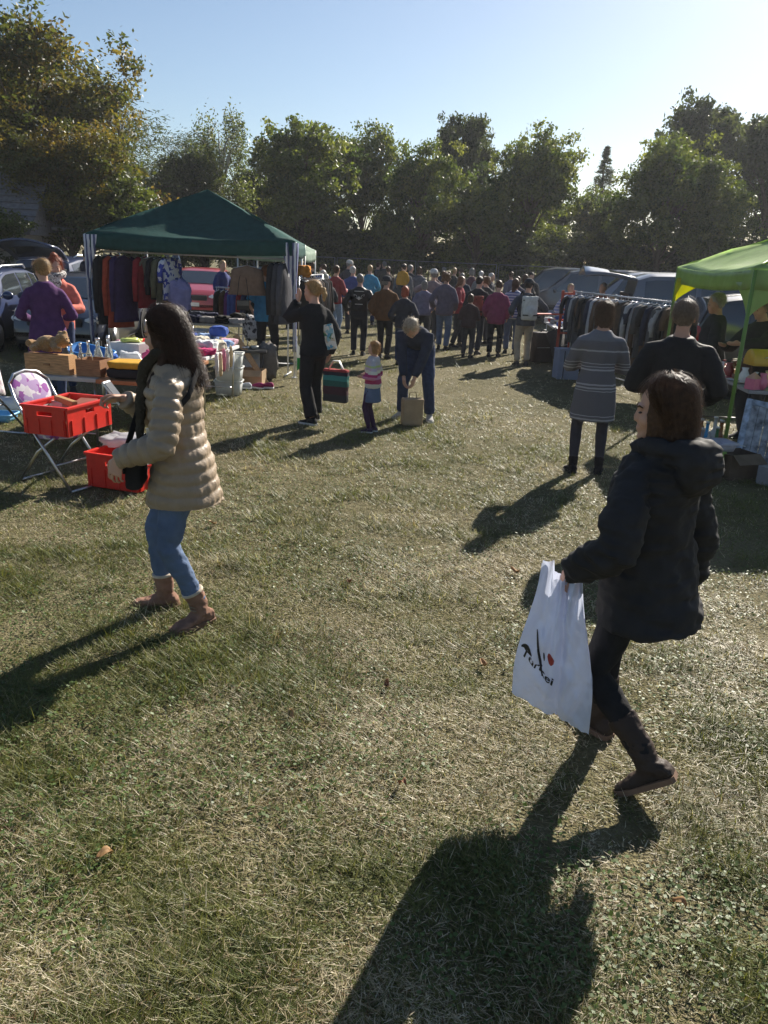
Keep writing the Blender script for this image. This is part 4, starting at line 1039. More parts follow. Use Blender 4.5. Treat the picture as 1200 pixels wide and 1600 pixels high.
def garment_mb(kind, seed, w_=.42, l=.72):
    r = random.Random(seed); mb = MB(); n = 22; rs = []; ph = r.uniform(0, 6)
    N = 12
    for i in range(N + 1):
        f = i / N; z = -.02 - l * f
        if f < .12: hw = w_ / 2 * (.25 + .75 * (f / .12) ** .6)
        else: hw = w_ / 2 * (1.0 - .06 * math.sin(f * 3)) * (1 + (.25 * f if kind in ('dress', 'coat') else 0))
        th = .025 + .05 * smooth01(f * 3)
        rs.append([V3(hw * math.cos(2 * math.pi * j / n), th * math.sin(2 * math.pi * j / n) * (1 + .45 * math.sin(j * 2.9 + ph + f * 2) * f), z - .02 * abs(math.cos(2 * math.pi * j / n)) * (1 if f < .12 else 0)) for j in range(n)])
    mb.rings(rs)
    if kind in ('shirt', 'coat', 'jacket'):
        for s in (-1, 1):
            L = l * (.75 if kind != 'shirt' else .45)
            mb.tube([(s * (w_ / 2 - .06), 0, -.07), (s * (w_ / 2 + .01), .01, -.12), (s * (w_ / 2 + .045), .02 + r.uniform(-.02, .02), -.12 - L * .5), (s * (w_ / 2 + .04), .03, -.12 - L)], [(.05, .04), (.06, .045), (.052, .045), (.042, .04)], 10)
    return mb
_gm = {}
HANGER = metal((.6, .6, .62), .3)
def garment(label, loc, rz, kind, m, seed, w_=.42, l=.72, group=None, name=None, zs=1.0):
    t = thing(name or 'hanging_' + kind, label, kind if kind != 'shirt' else 'shirt', loc, rz, group)
    key = (kind, seed % 4, w_, l)
    if key not in _gm: _gm[key] = garment_mb(kind, seed % 4, w_, l).mesh('garment', True)
    c = bpy.data.objects.new('cloth', _gm[key].copy()); C.objects.link(c); c.parent = t; c.data.materials.append(m)
    hk = MB(); hk.tube([(0, 0, .012), (.015, 0, .035), (0, 0, .052), (-.018, 0, .035)], .0035, 6); hk.tube([(0, 0, .012), (0, 0, -.03)], .0035, 6); hk.tube([(-w_ / 2 + .03, 0, -.07), (0, 0, -.025), (w_ / 2 - .03, 0, -.07)], .007, 6); hk.build('hanger', HANGER, t, True)
    return t
def book(label, loc, rz, size, m, group=None, tilt=0):
    t = thing('book', label, 'book', loc, rz, group)
    MB().box((0, 0, size[2] / 2), size).build('cover', m, t, bevel=.002)
    MB().box((.004, 0, size[2] / 2), (size[0] - .002, size[1] - .008, size[2] * .8)).build('pages', plastic((.7, .67, .58), .8), t)
    t.rotation_euler[0] = tilt
    return t
BOTTLE_G = principled('clear_glass', (.75, .8, .78), .05, spec=.5, var=0, glass=.85)
def bottle(label, loc, h=.28, m=None, group=None, cap=None):
    t = thing('bottle', label, 'bottle', loc, 0, group); r = h * .13
    MB().lathe([(r * .9, 0), (r, .01), (r, h * .45), (r * .8, h * .58), (r * .36, h * .72), (r * .32, h * .95), (r * .4, h * .96), (r * .4, h)], 14).build('glass', m or BOTTLE_G, t, True)
    MB().lathe([(r * .42, h * .97), (r * .44, h * 1.03), (r * .2, h * 1.04)], 10).build('cap', cap or STEEL, t, True)
    return t
def tub(label, loc, size=(.42, .3, .2), m=None, group=None, z=0.0):
    t = thing('plastic_tub', label, 'tub', (loc[0], loc[1], z), rnd.uniform(-.1, .1) + .1, group); L, W, H = size
    m = m or principled('milky_plastic', (.72, .74, .72), .35, spec=.4, var=.05, trans=.45)
    def rr(l, w_, z_, n=24):
        out = []
        for j in range(n):
            a = 2 * math.pi * j / n; ca, sa = math.cos(a), math.sin(a)
            out.append(V3(l / 2 * math.copysign(abs(ca) ** .3, ca), w_ / 2 * math.copysign(abs(sa) ** .3, sa), z_))
        return out
    mb = MB(); mb.rings([rr(L * .86, W * .84, 0), rr(L * .98, W * .97, H), rr(L * .955, W * .94, H), rr(L * .835, W * .81, .006)]); mb.build('wall', m, t, True)
    MB().rings([rr(L * .99, W * .985, H - .018), rr(L * 1.05, W * 1.06, H - .016), rr(L * 1.05, W * 1.06, H + .004), rr(L * .97, W * .96, H + .005)], cap=False).build('rim', m, t, True)
    return t
def vessel(name, label, cat, loc, prof, m, group=None, handle=False):
    if not handle:
        o = MB().lathe(prof, 18).build(name, m, None, True); put(o, loc); return tag(o, label, cat, group)
    t = thing(name, label, cat, loc, 0, group); MB().lathe(prof, 18).build('wall', m, t, True)
    r = max(p[0] for p in prof); h = prof[-1][1]; MB().tube([(r * .9, 0, h * .8), (r * 1.6, 0, h * .75), (r * 1.6, 0, h * .35), (r * .9, 0, h * .25)], r * .1, 8).build('handle', m, t, True)
    return t
def rail_rack(label, a, b, h, m, group=None, feet=True):
    a = V3(*a, 0); b = V3(*b, 0); d = b - a; t = thing('clothes_rack', label, 'clothes rack', a, math.atan2(d.y, d.x), group); L = d.length
    MB().tube([(0, 0, h), (L, 0, h)], .014, 8).build('rail', m, t, True)
    for x in (0.02, L - .02):
        MB().tube([(x, 0, .03), (x, 0, h)], .014, 8).build('upright', m, t, True); MB().tube([(x, -.25, .03), (x, .25, .03)], .014, 8).build('foot', m, t, True)
    MB().tube([(0, 0, .2), (L, 0, .2)], .01, 8).build('lower_bar', m, t, True)
    return t
def suitcase(label, loc, rz, size, m, tilt=0.0, group=None):
    t = thing('suitcase', label, 'suitcase', loc, rz, group); L, W, H = size
    MB().box((0, 0, H / 2), size).build('shell', m, t, True, bevel=.04)
    MB().tube([(-.07, -W * .1, H), (-.06, -W * .1, H + .04), (.06, -W * .1, H + .04), (.07, -W * .1, H)], .01, 8).build('handle', BLACK, t, True)
    MB().box((0, -W / 2 - .003, H / 2), (L * .82, .006, .012)).build('zip', STEEL, t)
    t.rotation_euler[0] = tilt
    return t
# ------------------------------------------------------------------ the people, nearest first
def toL(base, az, h, p):
    k = h / 1.7; a = R(az); dx, dy = p[0] - base[0], p[1] - base[1]
    return ((dx * math.cos(a) - dy * math.sin(a)) / k, (dx * math.sin(a) + dy * math.cos(a)) / k, p[2] / k)
DENIM = fabric((.10, .14, .225), vscale=9, var=.16); DENIMD = fabric((.035, .05, .10), vscale=30, var=.2); DENIML = fabric((.2, .27, .38), vscale=25, var=.2)
BLK = fabric((.022, .021, .022)); CHAR = fabric((.045, .045, .05)); NAVY = fabric((.03, .04, .09)); BLKNIT = fabric((.018, .018, .02), rough=.95, bump=.5, bscale=90)
PUFF = principled('quilted_nylon', (.30, .228, .158), .45, spec=.35, var=.10, vscale=10, bump=.18, bscale=45)
SUEDE = fabric((.24, .135, .095), vscale=18, var=.25); TANSOLE = principled('sole', (.20, .12, .08), .8, var=.2)
CREAM = fabric((.5, .42, .33))

# woman in the quilted jacket
B1, AZ1, H1 = (-1.13, 4.07), -97, 1.74
w1 = person('woman in a beige quilted jacket, blue jeans and brown ankle boots holding a phone', B1, AZ1, H1, 'near', lean=4, hip=(-.01, -.03, -.015),
    LH=(-.235, .245, .965), RH=(.085, .265, 1.205), LHd=(.0, .28, -1), RHd=(.02, 1, -.05), LT=(.5, 1, 0), RT=(-.8, 0, .6), curl=(.25, .75), LP=(-.5, -1, -.1), RP=(.8, -.4, -1),
    LF=(-.105, -.118, .085, -42, 0), RF=(.115, .107, .085, 6, 0), head=(6, 14),
    top=dict(mat=PUFF, hem=.70, t=.034, at=.024, hemr=(.225, .205), post='puffer', collar=.05, sm=4, name='quilted_jacket'),
    legs=dict(mat=DENIM, w=(.092, .064, .060, .046), to=.86, name='jeans', wr=.014), shoe=dict(mat=SUEDE, sole=TANSOLE, boot=.30, shaft=.055, cuff=CREAM, lace=fabric((.25, .2, .14)), fat=1.12),
    hair=dict(col=(.045, .022, .013), style='long', len=.17, front=True))
k1 = w1.k
def sl(rg, a): return [Vector(p) * rg.k for p in a]
voxel(MB().tube(sl(w1, [(.07, -.03, 1.49), (-.07, -.03, 1.49), (-.085, .07, 1.46), (-.04, .135, 1.38), (-.035, .165, 1.2), (-.03, .175, 1.0)]), [(.036, .03), (.036, .03), (.036, .03), (.04, .026), (.042, .022), (.034, .016)], 10).tube(sl(w1, [(.07, -.03, 1.49), (.085, .07, 1.46), (.04, .135, 1.38), (.035, .165, 1.22), (.03, .18, 1.04)]), [(.036, .03), (.036, .03), (.04, .026), (.042, .022), (.034, .016)], 10), 'scarf', fabric((.05, .042, .03), rough=.95, bump=.9, bscale=70), w1.root, .012, 3, wrinkle(.016, (22, 22, 12)))
sb = thing('shoulder_bag', 'black shoulder bag hanging at the hip of the quilted-jacket woman', 'bag', (B1[0], B1[1], 0), -R(AZ1))
voxel(MB().box((-.06, .20, .90), (.22, .08, .21)), 'pouch', BLK, sb, .012, 4, wrinkle(.01, (15, 15, 15)))
MB().box((-.06, .245, .945), (.22, .012, .12)).build('flap', BLK, sb, True, bevel=.004)
MB().tube([(.03, .25, .99), (-.10, .235, 1.0), (-.20, .17, 1.06), (-.245, .03, 1.16), (-.2, -.1, 1.30), (-.05, -.145, 1.44), (.08, -.07, 1.5), (.1, .09, 1.40), (.06, .19, 1.2), (0, .25, 1.0)], [(.018, .004)] * 10, 8).build('strap', BLK, sb, True)
MB().box((-.235, .09, 1.12), (.012, .035, .05)).build('buckle', STEEL, sb, bevel=.003)
ph = thing('mobile_phone', 'white phone held out by the woman in the quilted jacket', 'phone', (-1.465, 4.15, 1.245), R(-7))
pm = Matrix.Rotation(R(38), 3, 'Y') @ Matrix.Rotation(R(0), 3, 'X')
MB().box((0, 0, 0), (.012, .078, .175), M=pm.inverted()).build('case', WHITE, ph, bevel=.003)
MB().box(pm.inverted() @ V3(.0075, 0, 0), (.002, .068, .155), M=pm.inverted()).build('screen', principled('screen', (.03, .035, .04), .1, spec=.6, var=0), ph)

# woman in the long black coat with the carrier bag
B2, AZ2, H2 = (1.04, 2.88), -38, 1.66
COAT = fabric((.026, .024, .024), rough=.8, bump=.3, bscale=12, spec=.25)
w2 = person('woman in a long black hooded coat walking with a white carrier bag', B2, AZ2, H2, 'near', lean=3, hip=(-.01, -.03, -.03),
    LH=(-.345, .10, .93), RH=(.30, -.03, .78), LHd=(-.05, .15, -1), RHd=(.0, .15, -1), LT=(.3, 1, 0), curl=(.95, .4),
    LF=(-.13, -.24, .165, -25, 36), RF=(.10, .17, .085, 5, 0), head=(-38, 6), sh=.18,
    top=dict(mat=COAT, hem=.735, t=.044, at=.030, hemr=(.24, .20), collar=.05, hood=True, name='coat', wr=.027, swing=(0, -.03), sm=4, neck=1.42),
    legs=dict(mat=BLK, w=(.085, .060, .058, .048), to=.9), shoe=dict(mat=fabric((.05, .035, .028), rough=.6), sole=TANSOLE, boot=.52, shaft=.058, fat=1.1),
    hair=dict(col=(.085, .045, .025), style='bob'))
# carrier bag: a limp plastic sheet folded round, hanging from the left hand
hx_, hy_, hz_ = .735, 2.745, .845
bagt = thing('carrier_bag', 'crumpled white plastic carrier bag with black brush lettering held by the coat woman', 'bag', (hx_, hy_, 0), R(-17))
BAGM = principled('bag_plastic', (.62, .66, .78), .38, spec=.5, var=.06, vscale=6, bump=.3, bscale=14, trans=.30)
def bag_face(u, v, s):
    """u across, v from handle (0) to bottom (1); s = -1 front, +1 back"""
    wtop, wbot = .10, .205; wd = wtop + (wbot - wtop) * smooth01(v * 1.15 + .05); x = -.05 + (u - .5) * wd * 1.55 + .02 * v
    z = hz_ + .03 - (.565 * v) - .12 * v * (u - .35) * (1 if v > .3 else v / .3)
    z += (.05 if u < .3 else 0) * (1 - v) ** 3
    thick = .018 + .075 * math.sin(math.pi * min(1, v * .95 + .03)) * math.sin(math.pi * u) ** .7
    fold = .045 * math.exp(-((u - .66 + .10 * v) / .05) ** 2) * (1 - .35 * v) - .036 * math.exp(-((u - .56 + .14 * v) / .05) ** 2) * (1 - .7 * v) + .016 * math.sin(u * 14 + v * 3) * (1 - v) + .012 * noise.noise(V3(u * 4, v * 5, s * 3.0))
    fold += .034 * noise.noise(V3(u * 9 + v * 6, v * 3, 2)) * (1 if u > .5 else .35) - .02 * abs(noise.noise(V3(u * 5 - v * 7, v * 6, 5)))
    return V3(x, s * thick - s * fold * 1.0, z)
bgf = MB().grid(44, 52, lambda u, v: bag_face(u, v, -1)).build('front_sheet', BAGM, bagt, True, fix=False)
MB().grid(30, 36, lambda u, v: bag_face(u, v, 1)).build('back_sheet', BAGM, bagt, True, fix=False)
MB().tube([(-.03, 0, hz_ + .01), (-.02, .0, hz_ + .045), (.02, .01, hz_ + .05), (.03, .0, hz_ - .02)], [(.03, .006)] * 4, 8).build('handle', BAGM, bagt, True)
# lettering and marks follow the front sheet
INK = principled('print_ink', (.018, .018, .02), .5, var=0); INKR = principled('print_red', (.35, .05, .04), .5, var=0)
def on_bag(x, y, off=-.003):
    u = .06 + x; v = .60 + y
    p = bag_face(min(.99, max(.01, u)), min(.99, max(.01, v)), -1); return p + V3(0, off, 0)
cu = bpy.data.curves.new('lettering', 'FONT'); cu.body = 'T\u00fcrkei'; cu.size = .2; cu.shear = .15; cu.offset = .004; cu.resolution_u = 3
tmp = bpy.data.objects.new('tmp', cu); C.objects.link(tmp); bpy.context.view_layer.update()
tm = bpy.data.meshes.new_from_object(tmp.evaluated_get(bpy.context.evaluated_depsgraph_get())); bpy.data.objects.remove(tmp)
bm = bmesh.new(); bm.from_mesh(tm); bmesh.ops.triangulate(bm, faces=bm.faces); bmesh.ops.subdivide_edges(bm, edges=[e for e in bm.edges if e.calc_length() > .02], cuts=1, use_grid_fill=True)
mxx = max(v.co.x for v in bm.verts)
for v in bm.verts:
    x, y = v.co.x / mxx, v.co.y / .2
    v.co = on_bag(x * .47, -.085 * y + .115 * x + .012 * math.sin(x * 19))
bm.to_mesh(tm); bm.free(); tm.materials.append(INK)
lo = bpy.data.objects.new('lettering', tm); C.objects.link(lo); lo.parent = bagt
def stroke(pts, w0, m, nm):
    mb = MB(); n = len(pts); vs = []
    for i, (x, y) in enumerate(pts):
        a = pts[max(0, i - 1)]; b = pts[min(n - 1, i + 1)]; dx, dy = b[0] - a[0], b[1] - a[1]; L = math.hypot(dx, dy) or 1; ww = w0 * math.sin(math.pi * (i + .6) / (n + .2)) ** .7
        vs += [on_bag(x - dy / L * ww, y + dx / L * ww), on_bag(x + dy / L * ww, y - dx / L * ww)]
    mb.add(vs, [(2 * i, 2 * i + 1, 2 * i + 3, 2 * i + 2) for i in range(n - 1)]); return mb.build(nm, m, bagt, False, fix=False)
stroke([(.14 + .022 * i, -.22 + .024 * i + .0018 * i * i) for i in range(9)], .018, INK, 'brush_mark')
stroke([(-.02 + .024 * i, -.03 - .028 * math.sin(i * .42)) for i in range(8)], .017, INK, 'brush_mark')
stroke([(.30 + .004 * i, -.10 + .014 * i) for i in range(6)], .012, INK, 'brush_mark')
stroke([(.36 + .016 * i, -.09 + .005 * i) for i in range(7)], .036, INKR, 'tulip_mark')

# woman in black with a magazine and a shopping bag
B3, AZ3 = (-.94, 9.68), -38
w3 = person('fair-haired woman in a black sweater and black trousers holding a picture book', B3, AZ3, 1.72, 'mid', lean=3, RH=(.25, .03, .84), LH=(-.13, .17, 1.45), LHd=(.2, -.05, 1), curl=(.7, .8), LP=(-.35, .45, -1),
    LF=(-.10, -.12, .085, -20, 0), RF=(.10, .10, .085, 10, 0), head=(-38, 8), top=dict(mat=BLKNIT, hem=.82, t=.02, at=.024, hemr=(.19, .15), name='sweater', wr=.014),
    legs=dict(mat=BLK, w=(.095, .075, .078, .085), to=.98), shoe=dict(mat=fabric((.03, .03, .03)), sole=WHITE), hair=dict(col=(.42, .27, .12), style='ponytail'))
bk = book('glossy picture magazine under the arm of the woman in black', (-.74, 9.62, .92), R(-58), (.215, .015, .30), patterned('mag', [(.3, .5, .55), (.08, .2, .1), (.6, .5, .35), (.12, .35, .5), (.75, .72, .65)], 22)); bk.rotation_euler = (R(6), R(-12), R(-35))
bg3 = thing('shopping_bag', 'dark green and red shopping bag hanging from the hand of the woman in black', 'bag', (-.66, 9.60, .29), R(-20))
SHOPM = stripes('shop_bag', [(0, (.05, .05, .05)), (.1, (.07, .035, .04)), (.2, (.03, .11, .09)), (.27, (.05, .22, .2)), (.33, (.03, .03, .04)), (.38, (.3, .05, .05))])
voxel(MB().box((0, 0, .2), (.32, .09, .40)), 'pouch', SHOPM, bg3, .014, 5, wrinkle(.012, (9, 9, 9)))
MB().tube([(-.1, 0, .39), (-.04, 0, .50), (.04, 0, .50), (.1, 0, .39)], [(.03, .006)] * 4, 8).build('handle', WHITE, bg3, True)

# little girl
STRIPE_G = stripes('girl_stripes', [(0, (.5, .5, .45)), (.52, (.45, .12, .26)), (.545, (.55, .55, .48)), (.60, (.35, .05, .12)), (.655, (.5, .22, .36)), (.69, (.35, .04, .14)), (.725, (.62, .6, .5)), (.76, (.5, .4, .45)), (.79, (.42, .5, .2)), (.82, (.45, .42, .42))])
person('little girl in a striped top, denim skirt and dark tights', (-.20, 9.26), -80, 1.08, 'mid', LH=(-.20, .14, 1.06), RH=(.2, .14, 1.06), LF=(-.08, .03, .085, 0, 0), RF=(.08, -.04, .085, 10, 0), head=(-15, 0), sh=.17, girth=1.08,
    top=dict(mat=STRIPE_G, hem=.84, t=.03, at=.024, name='sweater', hemr=(.19, .15)), legs=dict(mat=fabric((.05, .025, .06)), w=(.085, .06, .058, .045), name='tights'), skirt=dict(mat=DENIM, hem=.58, r=(.20, .17)), shoe=dict(mat=fabric((.08, .05, .09)), sole=WHITE), hair=dict(col=(.36, .21, .09), style='bob'))

# bending man with the paper bag
person('grey-haired man in a navy track jacket bending down over a paper bag', (.36, 10.22), 195, 1.74, 'mid', lean=66, hip=(0, -.10, -.03), LH=(-.07, .45, .60), RH=(.07, .45, .60), LHd=(.2, .2, -1), RHd=(-.2, .2, -1), curl=(.8, .8),
    LF=(-.19, .03, .085, -18, 0), RF=(.19, -.02, .085, 18, 0), head=(0, 72), sh=.19, top=dict(mat=fabric((.035, .04, .06)), hem=.88, t=.022, at=.018, hemr=(.19, .15), collar=.03, name='track_jacket'),
    legs=dict(mat=DENIMD, w=(.098, .078, .072, .07), to=.98), shoe=dict(mat=fabric((.4, .39, .36)), sole=WHITE), hair=dict(col=(.40, .34, .26), style='short'))
PAPER = principled('kraft_paper', (.36, .26, .16), .85, var=.12, vscale=9)
pb = thing('paper_bag', 'brown paper carrier bag standing on the grass below the bending man', 'bag', (.30, 9.78, 0), R(12))
voxel(MB().box((0, 0, .17), (.26, .15, .34)), 'pouch', PAPER, pb, .012, 3, wrinkle(.012, (8, 8, 8)))
MB().tube([(-.05, 0, .33), (-.04, 0, .42), (.04, 0, .42), (.05, 0, .33)], .006, 6).build('handle', PAPER, pb, True)

# woman in the striped knit dress
KD = []
for z0 in (0.55, .585, .62, .86, .89, .92, 1.06, 1.09, 1.12, 1.24, 1.27, 1.30): KD += [(z0, (.34, .33, .34)), (z0 + .011, (.13, .122, .13))]
KNIT = stripes('knit_stripes', [(0, (.11, .105, .11)), (.45, (.15, .142, .148))] + KD[:20] + [(1.34, (.16, .16, .18))])
person('short-haired woman in a grey striped knit dress and tights, seen from behind', (2.03, 7.72), 8, 1.70, 'mid', LH=(-.10, .26, 1.10), RH=(.10, .27, 1.08), RP=(1, -.6, -.8), LP=(-1, -.6, -.8), LF=(-.13, -.02, .085, -14, 0), RF=(.13, .03, .085, 10, 0), head=(-10, 6),
    top=dict(mat=KNIT, hem=.56, t=.022, at=.02, hemr=(.225, .18), name='knit_dress', wr=.012), legs=dict(mat=fabric((.05, .045, .055)), w=(.088, .058, .058, .04), name='tights', wr=.003), shoe=dict(mat=fabric((.025, .02, .02)), boot=.22, shaft=.05), hair=dict(col=(.10, .06, .035), style='bob'))

# man in black beside the stall
person('heavy-set close-cropped man in a black jacket standing at the stall with the lime canopy', (2.30, 6.35), 20, 1.79, 'mid', LH=(-.2, .22, 1.02), RH=(.25, .15, .95), head=(8, 4), sh=.20, girth=1.22, top=dict(mat=fabric((.017, .016, .017), rough=.7), hem=.82, t=.032, at=.03, hemr=(.22, .19), collar=.03), legs=dict(mat=CHAR, w=(.10, .08, .08, .08), to=.98), hair=dict(col=(.16, .12, .09), style='short'), skin=SKIN2)

# sellers
sg = person('grey-haired seller in a dark jacket with a small white chest patch', (4.13, 10.3), -75, 1.76, 'mid', LH=(-.24, .25, 1.05), RH=(.24, .2, 1.0), head=(-8, 12), sh=.20, girth=1.2, top=dict(mat=fabric((.03, .03, .034)), hem=.8, t=.03, at=.025, hemr=(.21, .18), collar=.04), legs=dict(mat=CHAR), hair=dict(col=(.38, .36, .34), style='short'), skin=SKIN2)
MB().box((.09, .185, 1.36), (.075, .006, .03)).build('chest_patch', WHITE, sg.root, bevel=.002)
person('stall helper in a dark coat stretching an arm across the goods', (4.55, 9.75), -110, 1.76, 'mid', lean=12, LH=(-.20, .55, 1.18), RH=(.2, .40, 1.12), head=(0, 15), sh=.19, top=dict(mat=fabric((.04, .038, .036)), hem=.72, t=.03, at=.025), legs=dict(mat=CHAR), hair=dict(col=(.25, .2, .15), style='short'))
person('fair-haired woman in a purple coat standing behind the bottle table', (-4.40, 10.15), -20, 1.82, 'mid', LH=(-.20, .2, 1.0), RH=(.20, .22, 1.02), head=(-28, 8), top=dict(mat=fabric((.085, .034, .105)), hem=.62, t=.030, at=.014, hemr=(.25, .22), collar=.05, name='coat'), legs=dict(mat=DENIMD), hair=dict(col=(.34, .22, .10), style='short'), hands=True)
person('red-haired woman with a top knot, patterned scarf and coral top', (-4.62, 11.05), 165, 1.84, 'mid', LH=(-.16, .30, 1.10), RH=(.14, .30, 1.12), head=(-10, 10), curl=(.7, .7), top=dict(mat=fabric((.55, .16, .12)), hem=.8, t=.022, name='top'), legs=dict(mat=DENIMD), hair=dict(col=(.28, .07, .03), style='topbun'))
scf = voxel(MB().tube([(.1 * math.cos(a), .105 * math.sin(a), 1.56 - .02 * math.sin(a)) for a in [i * 2 * math.pi / 14 for i in range(14)]], [(.045, .05)] * 14, 8, close=True).ell((0, .11, 1.45), (.09, .04, .09)), 'scarf', patterned('scarf', [(.6, .58, .55), (.15, .14, .14), (.45, .42, .38)], 40), None, .014, 4, wrinkle(.012, (14, 14, 14)))
tag(scf, 'pale patterned scarf round the neck of the red-haired woman', 'scarf'); put(scf, (-4.62, 11.05, .05), -R(165))

# the crowd along the aisle
def P(label, x, y, h, az, topc, legc, hc, style='short', q='far', topk=None, **kw):
    tp = dict(mat=topc if not isinstance(topc, tuple) else fabric(topc), hem=.80, t=.026, at=.02, hemr=(.20, .165)); tp.update(topk or {})
    lf = rnd.uniform(-.15, .15); az += rnd.uniform(-22, 22)
    kw.setdefault('lean', rnd.uniform(0, 6)); kw.setdefault('head', (rnd.uniform(-35, 35), rnd.uniform(0, 18)))
    for hk, sg_ in (('LH', -1), ('RH', 1)):
        u_ = rnd.random()
        if u_ < .35: kw.setdefault(hk, (sg_ * .16, rnd.uniform(.22, .3), rnd.uniform(1.0, 1.15)))
        elif u_ < .7: kw.setdefault(hk, (sg_ * rnd.uniform(.21, .26), rnd.uniform(.02, .16), rnd.uniform(.86, .94)))
    kw.setdefault('LF', (-.10, lf, .085, -8, 0)); kw.setdefault('RF', (.10, -lf, .085, 8, 0))
    return person(label, (x, y), az, h, q, top=tp, legs=dict(mat=legc if not isinstance(legc, tuple) else fabric(legc), w=(.096, .074, .07, .066), to=.97), hair=dict(col=hc, style=style) if style else None, **kw)
GREY = (.22, .205, .185); BRN = (.08, .045, .025); BLD = (.4, .27, .13); DKB = (.03, .02, .015)
cm = P('man in a black leather jacket with a white back emblem', -.71, 17.0, 1.68, 5, fabric((.02, .02, .021), rough=.5), (.022, .025, .035), GREY, girth=1.1, sh=.195, topk=dict(hem=.88), LH=(-.27, .1, .92), RH=(.27, .1, .92))
EMB = principled('emblem_white', (.55, .54, .52), .8, var=.15)
em = MB()
em.tube([(.07 * math.cos(a), -.178, 1.22 + .045 * math.sin(a)) for a in [R(200 + 14 * i) for i in range(11)]], [(.012, .004)] * 11, 6)
for s in (-1, 1): em.tube([(s * .02, -.178, 1.17), (s * .06, -.178, 1.25), (s * .11, -.172, 1.27), (s * .10, -.172, 1.23)], [(.012, .004)] * 4, 6)
em.ell((0, -.178, 1.19), (.028, .006, .035)); em.box((0, -.172, 1.33), (.2, .006, .014)); em.box((0, -.178, 1.07), (.16, .006, .014))
em.build('back_emblem', EMB, cm.root)
P('man in a brown jacket and dark flat cap', -.16, 16.6, 1.66, 3, (.13, .062, .025), (.02, .02, .022), GREY, girth=1.22, sh=.20, hat=dict(mat=CHAR, brim=True), topk=dict(t=.034))
P('woman with copper-red hair and a dark hooded top', .22, 15.6, 1.52, -8, (.035, .035, .045), DENIMD, (.34, .07, .03), 'bob')
P('man in a dark red jacket seen from behind', -1.49, 20.5, 1.80, 12, (.24, .045, .05), DENIML, BRN)
P('white-haired man in a blue pullover', -1.12, 22, 1.78, 8, (.05, .07, .2), CHAR, (.5, .48, .45), girth=1.15)
P('white-haired person stooping beside the black clothes rack', -1.55, 19.0, 1.62, -30, (.04, .04, .045), CHAR, (.5, .48, .45), lean=10)
P('person in a bright turquoise jacket', -.75, 25, 1.80, 30, (.06, .25, .38), DENIMD, BLD)
P('tall man with a pale cap near the fence', -1.55, 27, 1.9, 20, (.05, .05, .055), CHAR, GREY, hat=dict(mat=fabric((.5, .48, .44)), brim=True))
P('man in a royal blue jacket beside the green gazebo', -2.10, 24, 1.78, -25, (.05, .09, .26), CHAR, BRN)
P('person in a dark anorak behind the green gazebo corner', -2.6, 26, 1.8, 40, (.03, .03, .035), CHAR, BRN)
P('child in a yellow pullover carried on shoulders', .24, 23.0, 1.06, 5, (.45, .25, .04), DENIMD, BRN, z=.80, LF=(-.12, .22, .42, 0, 0), RF=(.12, .22, .42, 0, 0), hat=dict(mat=CHAR))
P('man carrying a child on his shoulders', .24, 23.12, 1.60, 0, (.05, .055, .06), CHAR, BRN)
P('tall person in a grey hooded jacket behind the carried child', .30, 26, 1.88, 10, (.12, .12, .13), CHAR, BRN)
P('person in a lavender-grey jacket pressed close to a companion', .74, 19.5, 1.55, 8, (.16, .15, .22), CHAR, GREY, 'bob')
P('white-capped man with arm around his companion', .98, 20.3, 1.80, -10, (.22, .17, .17), CHAR, GREY, LH=(-.35, .1, 1.2), hat=dict(mat=fabric((.5, .5, .48))))
P('long-haired woman in a plum-grey cardigan and jeans', 1.20, 18.8, 1.77, 15, (.12, .10, .13), DENIM, (.16, .08, .04), 'curly', topk=dict(hem=.76))
P('woman in a red cardigan turning sideways', 1.58, 19.6, 1.68, 75, (.26, .04, .05), CHAR, (.16, .08, .04), 'long')
P('man in a black jacket carrying a red rucksack', 1.90, 18.2, 1.72, 10, (.025, .025, .028), (.03, .035, .05), DKB, girth=1.1)
P('child in dark clothes standing by the man with the rucksack', 1.66, 17.4, 1.36, 0, (.05, .03, .03), CHAR, BRN, 'bob')
P('curly-haired woman in a black coat', 2.35, 20.5, 1.68, -10, (.03, .028, .03), CHAR, (.17, .09, .045), 'curly')
P('woman in a magenta fleece with bowed head', 2.30, 17.8, 1.66, 25, (.20, .035, .085), (.02, .02, .023), BRN, head=(5, 30), girth=1.18, topk=dict(hem=.74))
P('woman in a blue striped shirt and jeans', 2.78, 18.6, 1.70, 20, stripes('blue_white_stripes', [(0, (.10, .13, .26)), (.03, (.4, .42, .5))], period=.06), DENIM, BRN, 'long')
bp_ = P('man in beige trousers with a white rucksack', 2.72, 16.4, 1.73, -6, (.06, .065, .08), (.36, .30, .22), DKB, sh=.195, hat=dict(mat=CHAR), LH=(-.26, .12, 1.0), RH=(.28, .18, 1.15))
